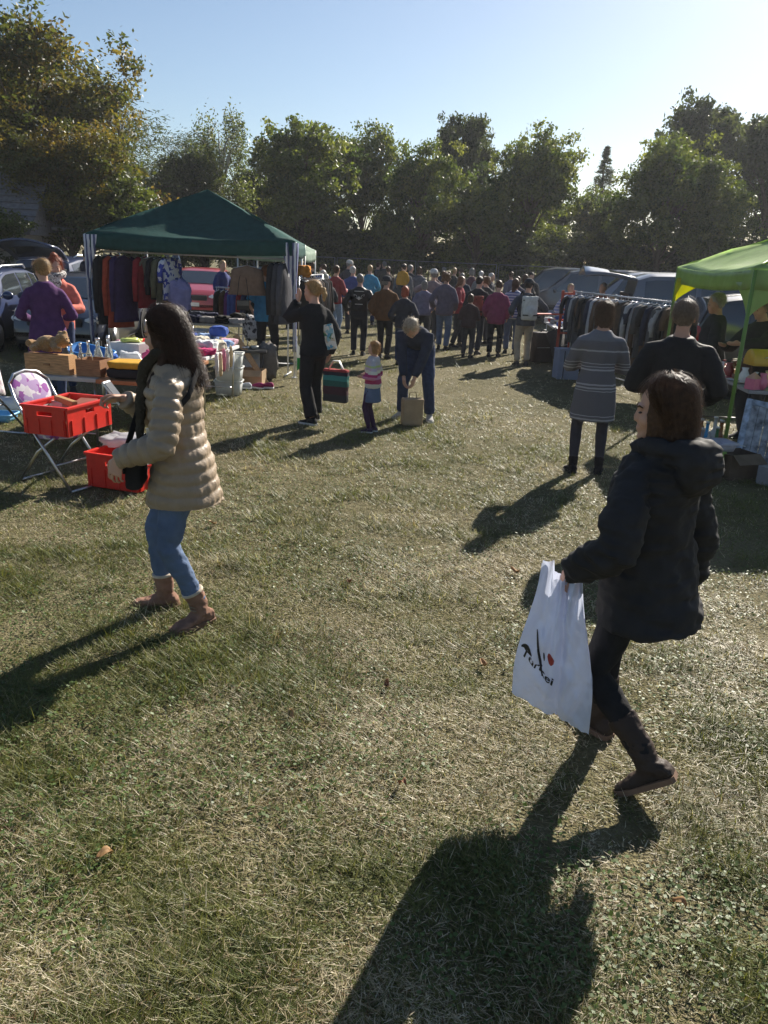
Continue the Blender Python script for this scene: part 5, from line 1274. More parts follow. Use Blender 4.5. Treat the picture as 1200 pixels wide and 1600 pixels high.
def rucksack(label, x, y, az, m, h=1.7, strap=BLK):
    t = thing('rucksack', label, 'rucksack', (x, y, 0), -R(az)); k = h / 1.7
    mb = MB().box((0, -.21 * k, 1.15 * k), (.30 * k, .14 * k, .46 * k)).ell((0, -.26 * k, 1.06 * k), (.13 * k, .07 * k, .15 * k))
    voxel(mb, 'pack', m, t, .018, 6, wrinkle(.012, (10, 10, 10)))
    for z_ in (1.02, 1.30): MB().box((0, -.285 * k + (.015 if z_ > 1.2 else -.03), z_ * k), (.31 * k, .012, .025)).build('strap', strap, t)
    for s in (-1, 1): MB().tube([(s * .1 * k, -.14 * k, 1.36 * k), (s * .12 * k, -.02 * k, 1.46 * k), (s * .13 * k, .13 * k, 1.34 * k), (s * .16 * k, .1 * k, 1.1 * k), (s * .15 * k, -.13 * k, .98 * k)], [(.02, .006)] * 5, 6).build('shoulder_strap', strap, t, True)
    MB().tube([(-.03, -.2 * k, 1.38 * k), (0, -.2 * k, 1.42 * k), (.03, -.2 * k, 1.38 * k)], .008, 6).build('handle', strap, t, True)
    return t
rucksack('white rucksack with black straps on the man in beige trousers', 2.72, 16.4, -6, fabric((.55, .55, .52)), 1.73)
rucksack('small red rucksack on the man in the black jacket', 1.90, 18.2, 10, fabric((.22, .05, .035)), 1.6)
far = [(.53, 28, 1.84, 20, (.04, .04, .045), GREY, 'man in a charcoal coat far down the aisle'), (.83, 27, 1.8, -30, (.10, .10, .12), BRN, 'person in a slate jacket far down the aisle'), (1.79, 30, 1.8, 10, (.05, .06, .09), GREY, 'grey-haired man in dark blue near the fence'),
       (2.11, 29, 1.8, 60, (.03, .03, .03), BLD, 'fair-haired person in black near the fence'), (2.55, 31, 1.76, 0, (.07, .07, .06), BRN, 'person in an olive parka near the fence'), (2.66, 28, 1.82, -40, (.09, .04, .05), GREY, 'person in a maroon jacket beyond the magenta fleece'),
       (2.86, 27, 1.75, 30, (.16, .16, .17), (.5, .48, .45), 'white-haired person in light grey beyond the crowd'), (2.95, 25, 1.72, 100, (.05, .05, .06), (.5, .48, .45), 'white-haired man facing the vans'), (4.02, 28, 1.76, -15, (.12, .12, .16), BRN, 'person in a blue-grey fleece by the dark van'),
       (3.87, 24, 1.74, 20, (.03, .03, .035), BRN, 'dark-clad person in front of the dark van'), (4.55, 27, 1.78, 190, (.06, .05, .045), DKB, 'seller in brown standing between the vans'), (-.42, 33, 1.9, 10, (.05, .05, .05), GREY, 'lone person in dark grey close to the fence'),
       (-.72, 34, 1.84, 80, (.03, .04, .06), BRN, 'person in navy right at the wire fence'), (-3.2, 28, 1.84, 30, (.05, .04, .04), BLD, 'person behind the pale canopy edge'), (1.25, 24.5, 1.72, 0, (.06, .03, .04), BRN, 'person in dark plum in the thick of the crowd'),
       (1.95, 23.4, 1.7, 20, (.04, .045, .06), GREY, 'grey-haired person in slate blue in the crowd'), (-.2, 28.5, 1.75, -20, (.10, .07, .05), BRN, 'person in tan corduroy walking away'), (3.35, 22, 1.7, 15, (.08, .07, .09), BRN, 'person in dusky mauve beside the goods table'),
       (-1.85, 21.2, 1.66, 15, (.035, .035, .04), (.5, .48, .45), 'white-haired person in black near the gazebo pole'), (-11.5, 23.5, 1.85, 140, (.03, .03, .03), DKB, 'person in black near the roof-racked estate')]
for i, (x, y, h, az, c, hc, lb) in enumerate(far):
    P(lb, x, y, h, az, c, (CHAR, DENIMD, BLK)[i % 3], hc, ('short', 'bob', 'short', 'short')[i % 4])
P('child in a white and blue striped shirt behind the red rack', 4.13, 19, 1.63, 150, stripes('pale_stripes', [(0, (.45, .46, .52)), (.03, (.2, .24, .4))], period=.07), DENIM, BLD)
P('seller in a rust-red jacket behind the clothes rack', 4.63, 18, 1.70, 200, (.22, .07, .05), CHAR, GREY)
P('fair-haired child peeping over the clothes rack', 4.46, 16.5, 1.50, 190, (.18, .08, .06), DENIM, BLD)
P('seller in a navy pullover sorting clothes by the red hatchback', -4.37, 20.5, 1.80, 100, (.045, .055, .16), DENIMD, BLD, 'short', LH=(-.2, .3, 1.05), RH=(.2, .3, 1.05), lean=6)
P('broad man in a bright blue T-shirt under the gazebo', -2.28, 14.5, 1.80, -10, (.03, .17, .33), (.02, .02, .022), (.3, .12, .05), girth=1.3, sh=.2, topk=dict(sleeve=.42, hem=.78), q='mid')
P('man in a dark sweater beside the open boot', -7.85, 20.6, 1.92, 60, (.03, .03, .04), CHAR, DKB)
# ------------------------------------------------------------------ cars behind the stalls
car('estate', (.02, .035, .10), 'dark blue car with its bonnet towards the purple-coated woman', (-8.55, 16.3), 172, rails=True)
car('hatch', (.016, .022, .045), 'blue-black car parked right behind the red-haired woman', (-6.45, 16.9), 176)
car('suv', (.025, .04, .10), 'dark blue off-roader with raised tailgate', (-9.1, 23.3), 4, tailgate=True, rails=True)
car('hatch', (.40, .42, .44), 'silver car behind the black and red hanging clothes', (-6.75, 21.4), 178)
car('hatch', (.36, .025, .03), 'bright red hatchback facing the aisle under the gazebo eave', (-6.35, 26.7), 176)
car('van', (.62, .62, .61), 'white delivery van far behind the silver car', (-9.3, 32.2), 165)
car('hatch', (.55, .56, .57), 'white car parked beyond the red hatchback', (-5.6, 33.2), 160)
car('suv', (.03, .035, .05), 'dark off-roader at the far left row beside the bushes', (-13.4, 22.5), 10, tailgate=False)
car('van', (.15, .17, .21), 'slate grey van with rounded bonnet towards the aisle', (7.05, 21.6), -78)
car('van', (.09, .10, .13), 'dark van with its rear hatch raised like a roof', (7.35, 17.2), 98, tailgate=True)
car('suv', (.016, .017, .02), 'black off-roader parked behind the grey-haired seller', (7.3, 13.7), 100)
car('hatch', (.05, .07, .10), 'blue-grey hatchback half hidden behind the lime gazebo', (7.9, 11.0), 97)
car('van', (.025, .026, .03), 'black van at the far end of the row', (6.9, 32.3), -82)
car('van', (.08, .08, .09), 'charcoal van beside the black van', (7.3, 29.2), -80)
car('hatch', (.32, .40, .52), 'small pale blue car between the charcoal and slate vans', (7.3, 25.8), -84)

# ------------------------------------------------------------------ gazebos
TEAL = thin_cloth((.022, .085, .075), .3)
STRIPE_C = stripes('curtain_stripes', [(0, (.10, .11, .20)), (.035, (.6, .6, .62))], axis='X', period=.07)
POLE_W = principled('pole_white', (.6, .6, .6), .4, spec=.4, var=.1)
gz = gazebo('dark green gazebo with striped corner curtains over the clothes stall', [(-5.15, 13.65), (-1.63, 13.37), (-1.82, 16.5), (-5.1, 16.8)], 2.2, 3.05, [TEAL] * 4, POLE_W, val=.22, sag=.16, curtains={0: STRIPE_C, 1: STRIPE_C})
LIME = principled('lime_sheet', (.46, .62, .20), .36, spec=.6, var=.1, vscale=6, bump=.35, bscale=9, trans=.55); YEL = thin_cloth((.62, .62, .03), .55)
gz2 = gazebo('lime green gazebo with yellow corner gussets over the crockery stall', [(3.56, 8.1), (6.5, 7.75), (6.75, 10.7), (3.80, 11.0)], 2.06, 2.72, [LIME] * 4, principled('pole_green', (.14, .24, .05), .45, var=.1), val=.20, sag=.10, gusset={0: LIME, 3: YEL, 1: LIME, 2: YEL}, poles_r=.02)
GREYC = thin_cloth((.42, .41, .42), .3)
gazebo('pale grey market canopy behind the off-roader', [(-11.6, 27.0), (-9.1, 27.0), (-9.1, 29.4), (-11.6, 29.4)], 2.55, 3.0, [GREYC] * 4, STEEL, val=.08)
MINT = thin_cloth((.45, .55, .46), .5)
gazebo('pale mint canopy behind the dark green gazebo', [(-3.5, 18.2), (-2.05, 18.0), (-1.95, 20.0), (-3.4, 20.2)], 2.12, 2.5, [MINT] * 4, POLE_W, val=.24)

# ------------------------------------------------------------------ left stall: tables and goods
GREYTOP = plastic((.42, .42, .40), .5); ORANGE = wood((.36, .15, .06))
RZ = R(-5)
table('grey folding table carrying bottles and a teddy', (-3.27, 8.75, 0), (.84, 1.9), RZ, GREYTOP)
table('brown-edged table with folded yellow cloth', (-2.56, 8.62, 0), (.56, 1.85), RZ, ORANGE)
table('white table piled with pink children\'s clothes', (-2.60, 10.55, 0), (.75, 1.5), RZ, WHITE)
TOP = .742
# bread box with rolled front
bb = thing('bread_box', 'light wooden bread box with a curved lid', 'bread box', (-3.45, 8.06, TOP), R(-8))
sidep = [(-.15, 0), (.15, 0), (.15, .2)] + [(.15 - .30 * (i / 8), .2 - .12 * smooth01(max(0, i - 3) / 5)) for i in range(1, 9)]
mb = MB(); n_ = len(sidep); mb.v = [(-.24, y, z) for y, z in sidep] + [(.24, y, z) for y, z in sidep]; mb.f = [tuple(range(n_))[::-1], tuple(range(n_, 2 * n_))] + [(i, (i + 1) % n_, n_ + (i + 1) % n_, n_ + i) for i in range(n_)]
mb.v = [(x, -y, z) for x, y, z in mb.v]
mb.build('case', wood((.48, .27, .12)), bb)
MB().box((0, -.157, .10), (.07, .014, .02)).build('handle', wood((.3, .16, .07)), bb, bevel=.003)
# teddy lying on the box
FUR = principled('teddy_plush', (.40, .21, .06), .95, var=.25, vscale=60, bump=1.0, bscale=140, sheen=.4)
td = thing('teddy_bear', 'golden brown plush teddy lying on the bread box', 'teddy bear', (-3.50, 8.05, TOP + .205), R(12))
mb = MB().ell((0, 0, .085), (.12, .09, .085)).ell((.14, -.02, .12), (.075, .07, .075)).ell((.19, -.055, .10), (.035, .035, .03)).ell((.12, .03, .19), .028).ell((.17, -.0, .195), .028)
mb.tube([(-.08, -.05, .06), (-.13, -.10, .05), (-.10, -.15, .05)], [.045, .04, .03], 8).tube([(-.1, .05, .06), (-.17, .04, .08), (-.19, -.02, .09)], [.045, .045, .035], 8).tube([(.06, -.06, .09), (.09, -.13, .05), (.15, -.13, .04)], [.035, .033, .03], 8)
voxel(mb, 'plush', FUR, td, .011, 3, wrinkle(.006, (40, 40, 40)))
for s in (-1, 1): MB().ell((.205 + .006 * s, -.045 - .0 * s + .03 * s, .145), .008).build('eye', BLACK, td, True)
MB().ell((.222, -.07, .105), .011).build('nose', BLACK, td, True)
# wicker/wooden box with cord handles
wb = carton('small brown wooden box with cord handles', (-3.02, 7.98), R(-8), (.26, .24, .17), wood((.30, .15, .07)), z=TOP, flaps=False)
MB().tube([(-.06, -.126, .17), (-.05, -.13, .23), (.05, -.13, .23), (.06, -.126, .17)], .006, 8).build('cord_handle', fabric((.5, .4, .25)), wb, True)
for i, (x, y) in enumerate([(-3.28, 8.32), (-3.18, 8.28), (-3.08, 8.30), (-3.25, 8.46), (-3.14, 8.43), (-3.03, 8.45), (-3.33, 8.20), (-3.20, 8.58), (-3.08, 8.60), (-2.98, 8.26)]):
    bottle('clear glass bottle standing among others behind the bread box', (x, y, TOP), .27 + .03 * (i % 3), group='clear bottles on the grey table')
vessel('glass_jar', 'small clear glass lidded jar beside the cord-handled box', 'jar', (-2.90, 8.06, TOP), [(.03, 0), (.034, .02), (.034, .09), (.02, .11), (.022, .125)], BOTTLE_G)
# blue tray on a grey box
carton('grey storage box behind the bottles', (-3.05, 9.30), R(-20), (.42, .3, .2), plastic((.5, .5, .48)), z=TOP, flaps=False, open_=False)
tr = tub('bright blue plastic tray tilted against the grey box', (-3.42, 8.95), (.52, .30, .06), plastic((.03, .17, .45)), z=TOP + .07); tr.rotation_euler = (R(12), R(8), R(-18))
lump('rubber_gloves', 'yellow-green rubber gloves on the grey storage box', 'gloves', (-3.05, 9.28, TOP + .2), .4, (.26, .14, .05), plastic((.55, .6, .15)), 4, .5)
crate('red plastic crate of clothes on the bottle table', (-2.78, 9.55, TOP), R(-8), (.52, .36), plastic((.55, .03, .02)), h=.2, label_plate=False)
lump('folded_cloth', 'orange-brown cloth inside the red crate on the table', 'cloth', (-2.78, 9.55, TOP + .05), .1, (.4, .28, .14), fabric((.35, .12, .05)), 5)
lump('white_bag', 'crumpled white plastic bag beside the bottles', 'bag', (-2.86, 8.62, TOP), .5, (.24, .3, .17), principled('white_film', (.72, .74, .76), .4, var=.05, trans=.3), 6, .45)
lump('white_bag', 'folded white film bag leaning on the pink blanket', 'bag', (-2.80, 8.32, TOP), -.3, (.14, .30, .12), principled('white_film', (.72, .74, .76), .4, var=.05, trans=.3), 7, .45)
lump('pink_blanket', 'bright pink baby blanket in a heap', 'blanket', (-2.62, 8.95, TOP), .2, (.4, .32, .18), fabric((.62, .10, .22)), 8, .4)
lump('floral_cushion', 'purple and white flowered cloth under the pink blanket', 'cloth', (-2.52, 8.60, TOP), .1, (.42, .28, .09), patterned('floral', [(.6, .55, .6), (.4, .08, .22), (.7, .68, .66), (.2, .1, .3)], 26), 9, .3)
lump('white_towel', 'folded white towel in front of the flowered cloth', 'towel', (-2.46, 8.32, TOP), -.05, (.44, .22, .07), fabric((.66, .66, .64)), 10, .15, .4)
lump('folded_trousers', 'thick folded black trousers at the table edge', 'clothes', (-2.60, 7.94, TOP), RZ, (.46, .36, .10), BLK, 11, .12, .35)
lump('yellow_cloth', 'mustard yellow folded cloth on black trousers', 'cloth', (-2.62, 7.95, TOP + .095), RZ, (.44, .34, .075), fabric((.52, .28, .03)), 12, .2, .35)
lump('black_scarf', 'black knitted scarf slipping off the table corner', 'scarf', (-2.33, 8.00, TOP - .02), .3, (.20, .38, .15), BLK, 13, .45)
lump('blue_print_cloth', 'blue and white printed cloth hanging at the table corner', 'cloth', (-2.27, 7.98, TOP - .13), .2, (.13, .30, .14), patterned('blueprint', [(.05, .07, .28), (.55, .55, .6), (.08, .1, .4)], 34), 14, .35)
# pink clothes table
PK = [('pink', (.55, .12, .25)), ('pale pink', (.62, .36, .42)), ('royal blue', (.04, .08, .32)), ('white', (.62, .62, .62)), ('coral', (.62, .14, .14)), ('lilac', (.36, .3, .5)), ('light blue', (.25, .36, .55)), ('cream', (.6, .54, .42)), ('raspberry', (.42, .03, .12))]
i = 0
for y in (10.0, 10.25, 10.5, 10.75, 11.0, 11.2):
    for x in (-2.84, -2.60, -2.36):
        nm, c = PK[(i * 4 + i // 3) % 9]; i += 1
        lump('folded_garment', nm + ' children\'s garment in the heap on the white table', 'clothes', (x + rnd.uniform(-.04, .04), y, TOP + .0), rnd.uniform(-.6, .6), (.27, .26, rnd.uniform(.08, .16)), fabric(c), 20 + i % 7, .35, .5, 'children\'s clothes on the white table')
lump('sun_hat', 'blue sun hat on top of the children\'s clothes', 'hat', (-2.42, 11.12, TOP + .12), 0, (.26, .22, .15), fabric((.05, .10, .34)), 33, .15)
for j in range(5):
    x, y = -2.20, 9.95 + j * .22
    lump('hanging_legging', ('white', 'cream', 'pink', 'white', 'cream')[j] + ' tights dangling over the edge of the white table', 'clothes', (x - .0, y, TOP - .26 - .03 * (j % 2)), .1 * j, (.05, .06, .30), fabric(((.62, .6, .58), (.55, .42, .26), (.6, .2, .3))[(0, 1, 2, 0, 1)[j]]), 40 + j, .3, .7, 'tights over the table edge')
for j in range(3): tub('milky plastic tub, ' + ('bottom', 'middle', 'topmost')[j] + ' of the stack beside the pink clothes', (-2.36 + .01 * j, 11.45 - .01 * j), (.40, .32, .21), z=.0 + .2 * j)

# odds and ends between the bigger goods
ODD = [('red', (.5, .04, .03)), ('white', (.68, .68, .66)), ('blue', (.05, .13, .42)), ('yellow', (.6, .42, .05)), ('pink', (.6, .18, .3)), ('green', (.06, .24, .09)), ('brown', (.2, .1, .05)), ('black', (.03, .03, .03)), ('silver', None), ('orange', (.55, .2, .03))]
def oddment(j, x, y, z, where, grp):
    nm, c = ODD[(j * 7 + j // 3) % 10]; m = STEEL if c is None else plastic(c, .3); kd = j % 5
    if kd == 0: vessel('mug', nm + ' mug ' + where, 'mug', (x, y, z), [(.032, 0), (.038, .02), (.038, .09)], m, grp, True)
    elif kd == 1: vessel('vase', nm + ' vase ' + where, 'vase', (x, y, z), [(.025, 0), (.05, .05), (.05, .10), (.022, .16), (.03, .19)], m, grp)
    elif kd == 2: book(nm + ' book ' + where, (x, y, z), rnd.uniform(0, 3), (.15, .21, .03), m, grp)
    elif kd == 3: lump('soft_toy', nm + ' soft toy ' + where, 'soft toy', (x, y, z), rnd.uniform(0, 3), (.14, .11, .12), fabric(c or (.4, .4, .4)), 100 + j % 9, .5, .8, grp)
    else:
        o = MB().box((0, 0, .045), (.16, .11, .09)).build('small_box', m, None, bevel=.006); put(o, (x, y, z), rnd.uniform(0, 3)); tag(o, nm + ' small box ' + where, 'box', grp)
sp_l = [(-3.60, 8.42), (-3.58, 8.66), (-3.30, 8.78), (-3.12, 8.80), (-2.95, 8.95), (-3.55, 9.35), (-3.30, 9.55), (-2.42, 8.90), (-2.36, 9.15), (-2.55, 9.25), (-2.36, 8.45), (-2.32, 8.70), (-2.50, 9.42), (-3.45, 8.30), (-2.95, 9.10), (-3.2, 9.60), (-2.88, 9.80), (-2.40, 9.40), (-2.8, 8.16), (-3.62, 9.15)]
for j, (x, y) in enumerate(sp_l): oddment(j, x, y, TOP, 'among the jumble on the bottle tables', 'jumble on the bottle tables')
for j in range(14): oddment(j + 3, 4.02 + .15 * (j % 5) + rnd.uniform(-.02, .02), 9.72 + .24 * (j // 5) + rnd.uniform(-.03, .03), .802, 'at the far end of the crockery table', 'jumble on the crockery table')
for j in range(7): oddment(j + 5, 4.44 + .09 * j, 9.18 + .1 * (j % 2), 1.014, 'on the display shelf beside the bread bin', 'jumble on the display shelf')
for j in range(12): oddment(j + 2, 3.30 + .11 * (j % 4), 8.12 + .19 * (j // 4) + .03 * (j % 2), .0 if j % 3 else .0, 'on the grass beside the crockery table', 'jumble beside the crockery table')

# chair with the red crate
CH = thing('folding_chair', 'folding chair with tube frame and floral padded back under a red crate', 'chair', (-2.86, 6.62, 0), R(-25))
FLORAL = patterned('chair_floral', [(.62, .58, .62), (.66, .64, .66), (.3, .1, .34), (.64, .6, .64), (.42, .3, .5), (.6, .58, .6)], 16)
for s in (-1, 1):
    MB().tube([(-.30, s * .20, .86), (-.24, s * .21, .74), (-.02, s * .22, .45), (.34, s * .22, .015)], .0125, 8).build('front_leg', STEEL, CH, True)
    MB().tube([(.16, s * .19, .45), (-.05, s * .19, .30), (-.30, s * .19, .015)], .0125, 8).build('rear_leg', STEEL, CH, True)
MB().tube([(-.30, -.20, .86), (-.335, -.12, .93), (-.345, 0, .95), (-.335, .12, .93), (-.30, .20, .86)], .0125, 8).build('back_hoop', STEEL, CH, True)
MB().tube([(.34, -.22, .015), (.34, .22, .015)], .0125, 8).build('floor_bar', STEEL, CH, True); MB().tube([(-.30, -.19, .015), (-.30, .19, .015)], .0125, 8).build('floor_bar', STEEL, CH, True)
MB().tube([(.18, -.21, .22), (.18, .21, .22)], .009, 8).build('stretcher', STEEL, CH, True)
Mb = Matrix.Rotation(R(-24), 3, 'Y')
MB().ell((-.268, 0, .78), (.022, .205, .165), Mb, 20, 12).build('backrest', FLORAL, CH, True)
MB().lathe([(.0, 0), (.19, .0), (.205, .02), (.2, .045), (.0, .055)], 24, (.0, 0, .425)).build('seat', FLORAL, CH, True)
RED = plastic((.60, .025, .015))
crate('red plastic crate of wooden toys standing on the folding chair', (-2.76, 6.63, .482), R(75), (.60, .42), RED, h=.245)
WL = [wood((.42, .24, .1)), wood((.3, .14, .06)), plastic((.6, .57, .5)), principled('game_box', (.25, .08, .05), .6, var=.2)]
for j, (x, y, s, r_) in enumerate([(-2.88, 6.60, (.24, .2, .07), .3), (-2.70, 6.50, (.26, .18, .04), 1.2), (-2.80, 6.80, (.3, .2, .05), .9), (-2.66, 6.74, (.22, .16, .04), 1.5), (-2.78, 6.64, (.05, .36, .05), .8)]):
    o = MB().box((0, 0, s[2] / 2), s).build('wooden_toy', WL[j % 4], None, bevel=.006); put(o, (x, y, .505 + .07 * (j > 1) + .03 * j), r_); o.rotation_euler[1] = .12 * (j % 3 - 1)
    tag(o, ('pale wooden puzzle box', 'brown wooden board', 'cream game tray', 'dark red game carton', 'long wooden ruler')[j] + ' inside the crate on the chair', 'toy')
crate('red plastic crate with jars standing on the grass beside the chair', (-2.28, 6.58, .015), R(-18), (.50, .36), RED, h=.30)
for j in range(9):
    vessel('jar', ('white', 'yellow', 'cream')[j % 3] + '-lidded jar in the ground crate', 'jar', (-2.42 + .14 * (j % 3) + .03 * (j // 3), 6.52 + .085 * (j // 3) - .04 * (j % 3), .045), [(.036, 0), (.036, .12), (.03, .13), (.034, .132), (.034, .155)], plastic(((.62, .6, .58), (.6, .5, .1), (.5, .44, .34))[j % 3]), 'jars in the ground crate')
lump('white_bag', 'crumpled clear wrapping lying on the back of the ground crate', 'wrapping', (-2.36, 6.86, .30), .3, (.42, .26, .10), principled('clear_film', (.6, .62, .64), .25, spec=.6, var=.05, trans=.4), 51, .5)
MB_ = lump('small_bag', 'small olive cloth pouch on the grass beside the ground crate', 'pouch', (-1.86, 6.35, .0), .4, (.12, .16, .12), fabric((.12, .10, .05)), 52, .4)

# airer with patterned cloth at the left edge
ai = thing('clothes_airer', 'grey tubular trestle at the end of the bottle table', 'trestle', (-4.32, 7.95, 0), R(80))
for s in (-1, 1):
    MB().tube([(-.45, s * .34, .012), (-.1, s * .02, .72), (-.08, 0, .98)], .012, 8).build('leg', STEEL, ai, True); MB().tube([(.45, s * .34, .012), (.1, s * .02, .72), (.08, 0, .98)], .012, 8).build('leg', STEEL, ai, True)
for x in (-.45, .45): MB().tube([(x, -.34, .012), (x, .34, .012)], .012, 8).build('foot_bar', STEEL, ai, True)
MB().tube([(-.5, 0, .985), (.5, 0, .985)], .012, 8).build('top_bar', STEEL, ai, True)
MB().tube([(-.28, -.19, .36), (.28, -.19, .36)], .009, 8).build('stretcher', STEEL, ai, True)
dc = MB().grid(26, 22, lambda u, v: V3((u - .5) * .86, (v - .5) * .26 * (1 + .25 * math.sin(u * 17)) + .02 * math.sin(u * 25), 1.005 - .55 * (abs(v - .5) * 2) ** 1.15 - .04 * math.sin(u * 9) * abs(v - .5))).build('draped_cloth', patterned('pale_print', [(.62, .58, .58), (.56, .5, .5), (.66, .63, .62), (.45, .36, .4)], 30), None, True, fix=False, solid=.004)
tag(dc, 'pale flowered cloth draped over the tubular trestle', 'cloth'); put(dc, (-4.32, 7.95, .004), R(80))
tub('shallow sky blue bowl on the grass under the trestle', (-4.55, 9.0), (.34, .3, .09), plastic((.15, .38, .62)))
lump('white_sack', 'white plastic sack lying behind the bottle table', 'sack', (-4.7, 9.6, 0), .2, (.6, .4, .16), principled('white_film', (.72, .74, .76), .4, var=.05, trans=.3), 53, .3)

# ------------------------------------------------------------------ under the green gazebo
y0 = 13.62
hr_ = rail_rack('white clothes rail along the front of the green gazebo', (-4.95, 13.85), (-1.75, 13.58), 1.92, POLE_W)
HG = [(-4.90, 'black', BLK, 'coat', 1.15), (-4.84, 'dark navy', NAVY, 'coat', 1.1), (-4.70, 'red', fabric((.34, .06, .03)), 'coat', 1.2), (-4.60, 'plum', fabric((.05, .03, .08)), 'coat', 1.1), (-4.22, 'wine red', fabric((.22, .02, .025)), 'jacket', .85), (-4.08, 'khaki', fabric((.16, .15, .11)), 'jacket', .5), (-3.96, 'black', BLK, 'jacket', .7), (-3.88, 'olive', fabric((.10, .10, .06)), 'jacket', .75), (-3.78, 'blue and white', patterned('bw_print', [(.05, .07, .3), (.55, .56, .6)], 20), 'shirt', .7),
      (-1.98, 'black', BLK, 'coat', 1.0), (-1.90, 'charcoal', CHAR, 'coat', 1.0), (-1.82, 'dark grey', fabric((.07, .07, .08)), 'coat', 1.0)]
for j, (x, cn, m, kd, l) in enumerate(HG):
    garment('%s %s %s on the gazebo rail' % (cn, kd, ('hanging', 'hung')[0]) + (' near the striped curtain' if x > -2.2 else ' by the far pole' if x < -4.3 else ' in the middle'), (x, 13.85 - (x + 4.95) * .083, 1.895), R((70, 35, 55, 62)[j % 4] if x < -2.2 else 78), kd, m, j, .44, l)
garment('taupe brown cape hanging on the gazebo rail before the blue T-shirt man', (-2.45, 13.55, 1.82), R(8), 'dress', fabric((.19, .125, .085)), 2, .52, .48)
hb = thing('handbag', 'small black handbag with long strap hanging below the brown cape', 'handbag', (-2.50, 13.40, 1.16), R(10))
MB().box((0, 0, 0), (.21, .06, .16)).build('body', fabric((.03, .028, .025), rough=.5), hb, True, bevel=.015); MB().box((0, -.034, .035), (.2, .008, .08)).build('flap', fabric((.12, .11, .09), rough=.5), hb, bevel=.003)
MB().tube([(-.1, 0, .07), (-.06, .05, .4), (0, .15, .64), (.06, .05, .4), (.1, 0, .07)], .006, 6).build('strap', BLK, hb, True)
lump('lavender_bag', 'puffy lavender tulle dress hanging in front of the red hatchback', 'dress', (-3.55, 13.45, 1.02), .3, (.36, .24, .50), thin_cloth((.30, .30, .52), .4), 61, .4)
MB_ = MB().tube([(-3.55, 13.45, 1.5), (-3.55, 13.70, 1.92)], .004, 6).build('dress_strap', BLK, bpy.data.objects['lavender_bag']); MB_.matrix_parent_inverse = bpy.data.objects['lavender_bag'].matrix_basis.inverted()
# mannequin head with hat
mn = thing('mannequin_head', 'cream display head below the wine red jacket', 'mannequin', (-3.62, 13.45, .93), R(170))
voxel(MB().ell((0, 0, .33), (.075, .095, .115)).tube([(0, -.01, .12), (0, -.005, .28)], [.055, .05], 10).lathe([(.09, 0), (.09, .02), (.055, .1), (.055, .16)], 14), 'head', plastic((.5, .4, .26), .5), mn, .012, 4)
MB().lathe([(.02, -.19), (.02, .01)], 10).build('stand', BLACK, mn)
# small tables with clothes
table('low grey table with folded dark clothes under the gazebo', (-3.35, 15.3, 0), (1.2, .7), 0, GREYTOP, h=.7)
table('black folding stool table beside the cartons', (-2.30, 12.75, 0), (.6, .45), .1, BLACK, BLACK, h=.52)
table('narrow table below the mannequin head', (-3.55, 13.4, 0), (.9, .5), 0, GREYTOP, h=.735)
for j in range(9):
    cn, c = [('dark navy', (.02, .025, .06)), ('grey print', (.3, .29, .3)), ('black', (.02, .02, .02)), ('white print', (.5, .48, .5)), ('slate', (.1, .11, .15))][j % 5]
    lump('folded_garment', cn + ' garment in the heap on the low grey table', 'clothes', (-3.75 + .27 * (j % 4), 15.12 + .2 * (j // 4), .70), rnd.uniform(-.4, .4), (.3, .26, rnd.uniform(.08, .2)), fabric(c), 60 + j, .35, .5, 'clothes on the low grey table')
lump('print_cloth', 'black and white printed cloth hanging off the low table', 'cloth', (-2.62, 14.95, .42), .2, (.34, .22, .48), patterned('bwcloth', [(.5, .5, .52), (.06, .06, .07), (.4, .4, .42)], 22), 70, .4)
for j in range(4): vessel('glass_bowl', 'small metal dish on the black stool table', 'dish', (-2.46 + .13 * (j % 3), 12.62 + .14 * (j // 2), .523), [(.03, 0), (.06, .03), (.065, .05)], STEEL if j % 2 else plastic((.5, .5, .45)), 'dishes on the stool table')
lump('dark_bag', 'slumped grey fabric bag leaning on the stool table', 'bag', (-2.02, 12.95, 0), .2, (.32, .26, .62), fabric((.13, .12, .11)), 71, .25)
carton('tall brown cardboard box beside the white tubs', (-2.55, 12.22), .1, (.30, .30, .42))
carton('low cardboard box below the stool table', (-2.22, 12.45), -.06, (.44, .32, .24))
carton('white plastic-lined box behind the low cardboard box', (-2.35, 12.98), 0, (.44, .3, .44), plastic((.6, .6, .6)))
o = MB().box((0, 0, .45), (.09, .02, .9)).build('wooden_board', wood((.4, .26, .14)), None, bevel=.003); put(o, (-1.98, 12.55, 0), .3); o.rotation_euler = (R(-12), R(-32), .3); tag(o, 'pale wooden board leaning by the cardboard box', 'board')
def shoe_thing(label, loc, rz, m, group=None):
    t = thing('trainer_shoe', label, 'shoe', loc, rz, group); rs = []
    for y, hw, zt in [(-.12, .025, .07), (-.09, .038, .095), (-.03, .04, .09), (.03, .04, .07), (.09, .045, .05), (.13, .036, .04), (.15, .018, .03)]:
        rs.append([V3(hw * math.copysign(abs(math.cos(a)) ** .7, math.cos(a)), y, .018 + (zt - .018) * (.5 + .5 * math.sin(a))) for a in [2 * math.pi * j / 12 for j in range(12)]])
    MB().rings(rs).build('upper', m, t, True); MB().rings([[V3(sx * (r[0].x + .006), r[0].y * 1.03, z) for sx, z in ((-1, 0), (1, 0), (1, .022), (-1, .022))] for r in rs]).build('sole', WHITE, t)
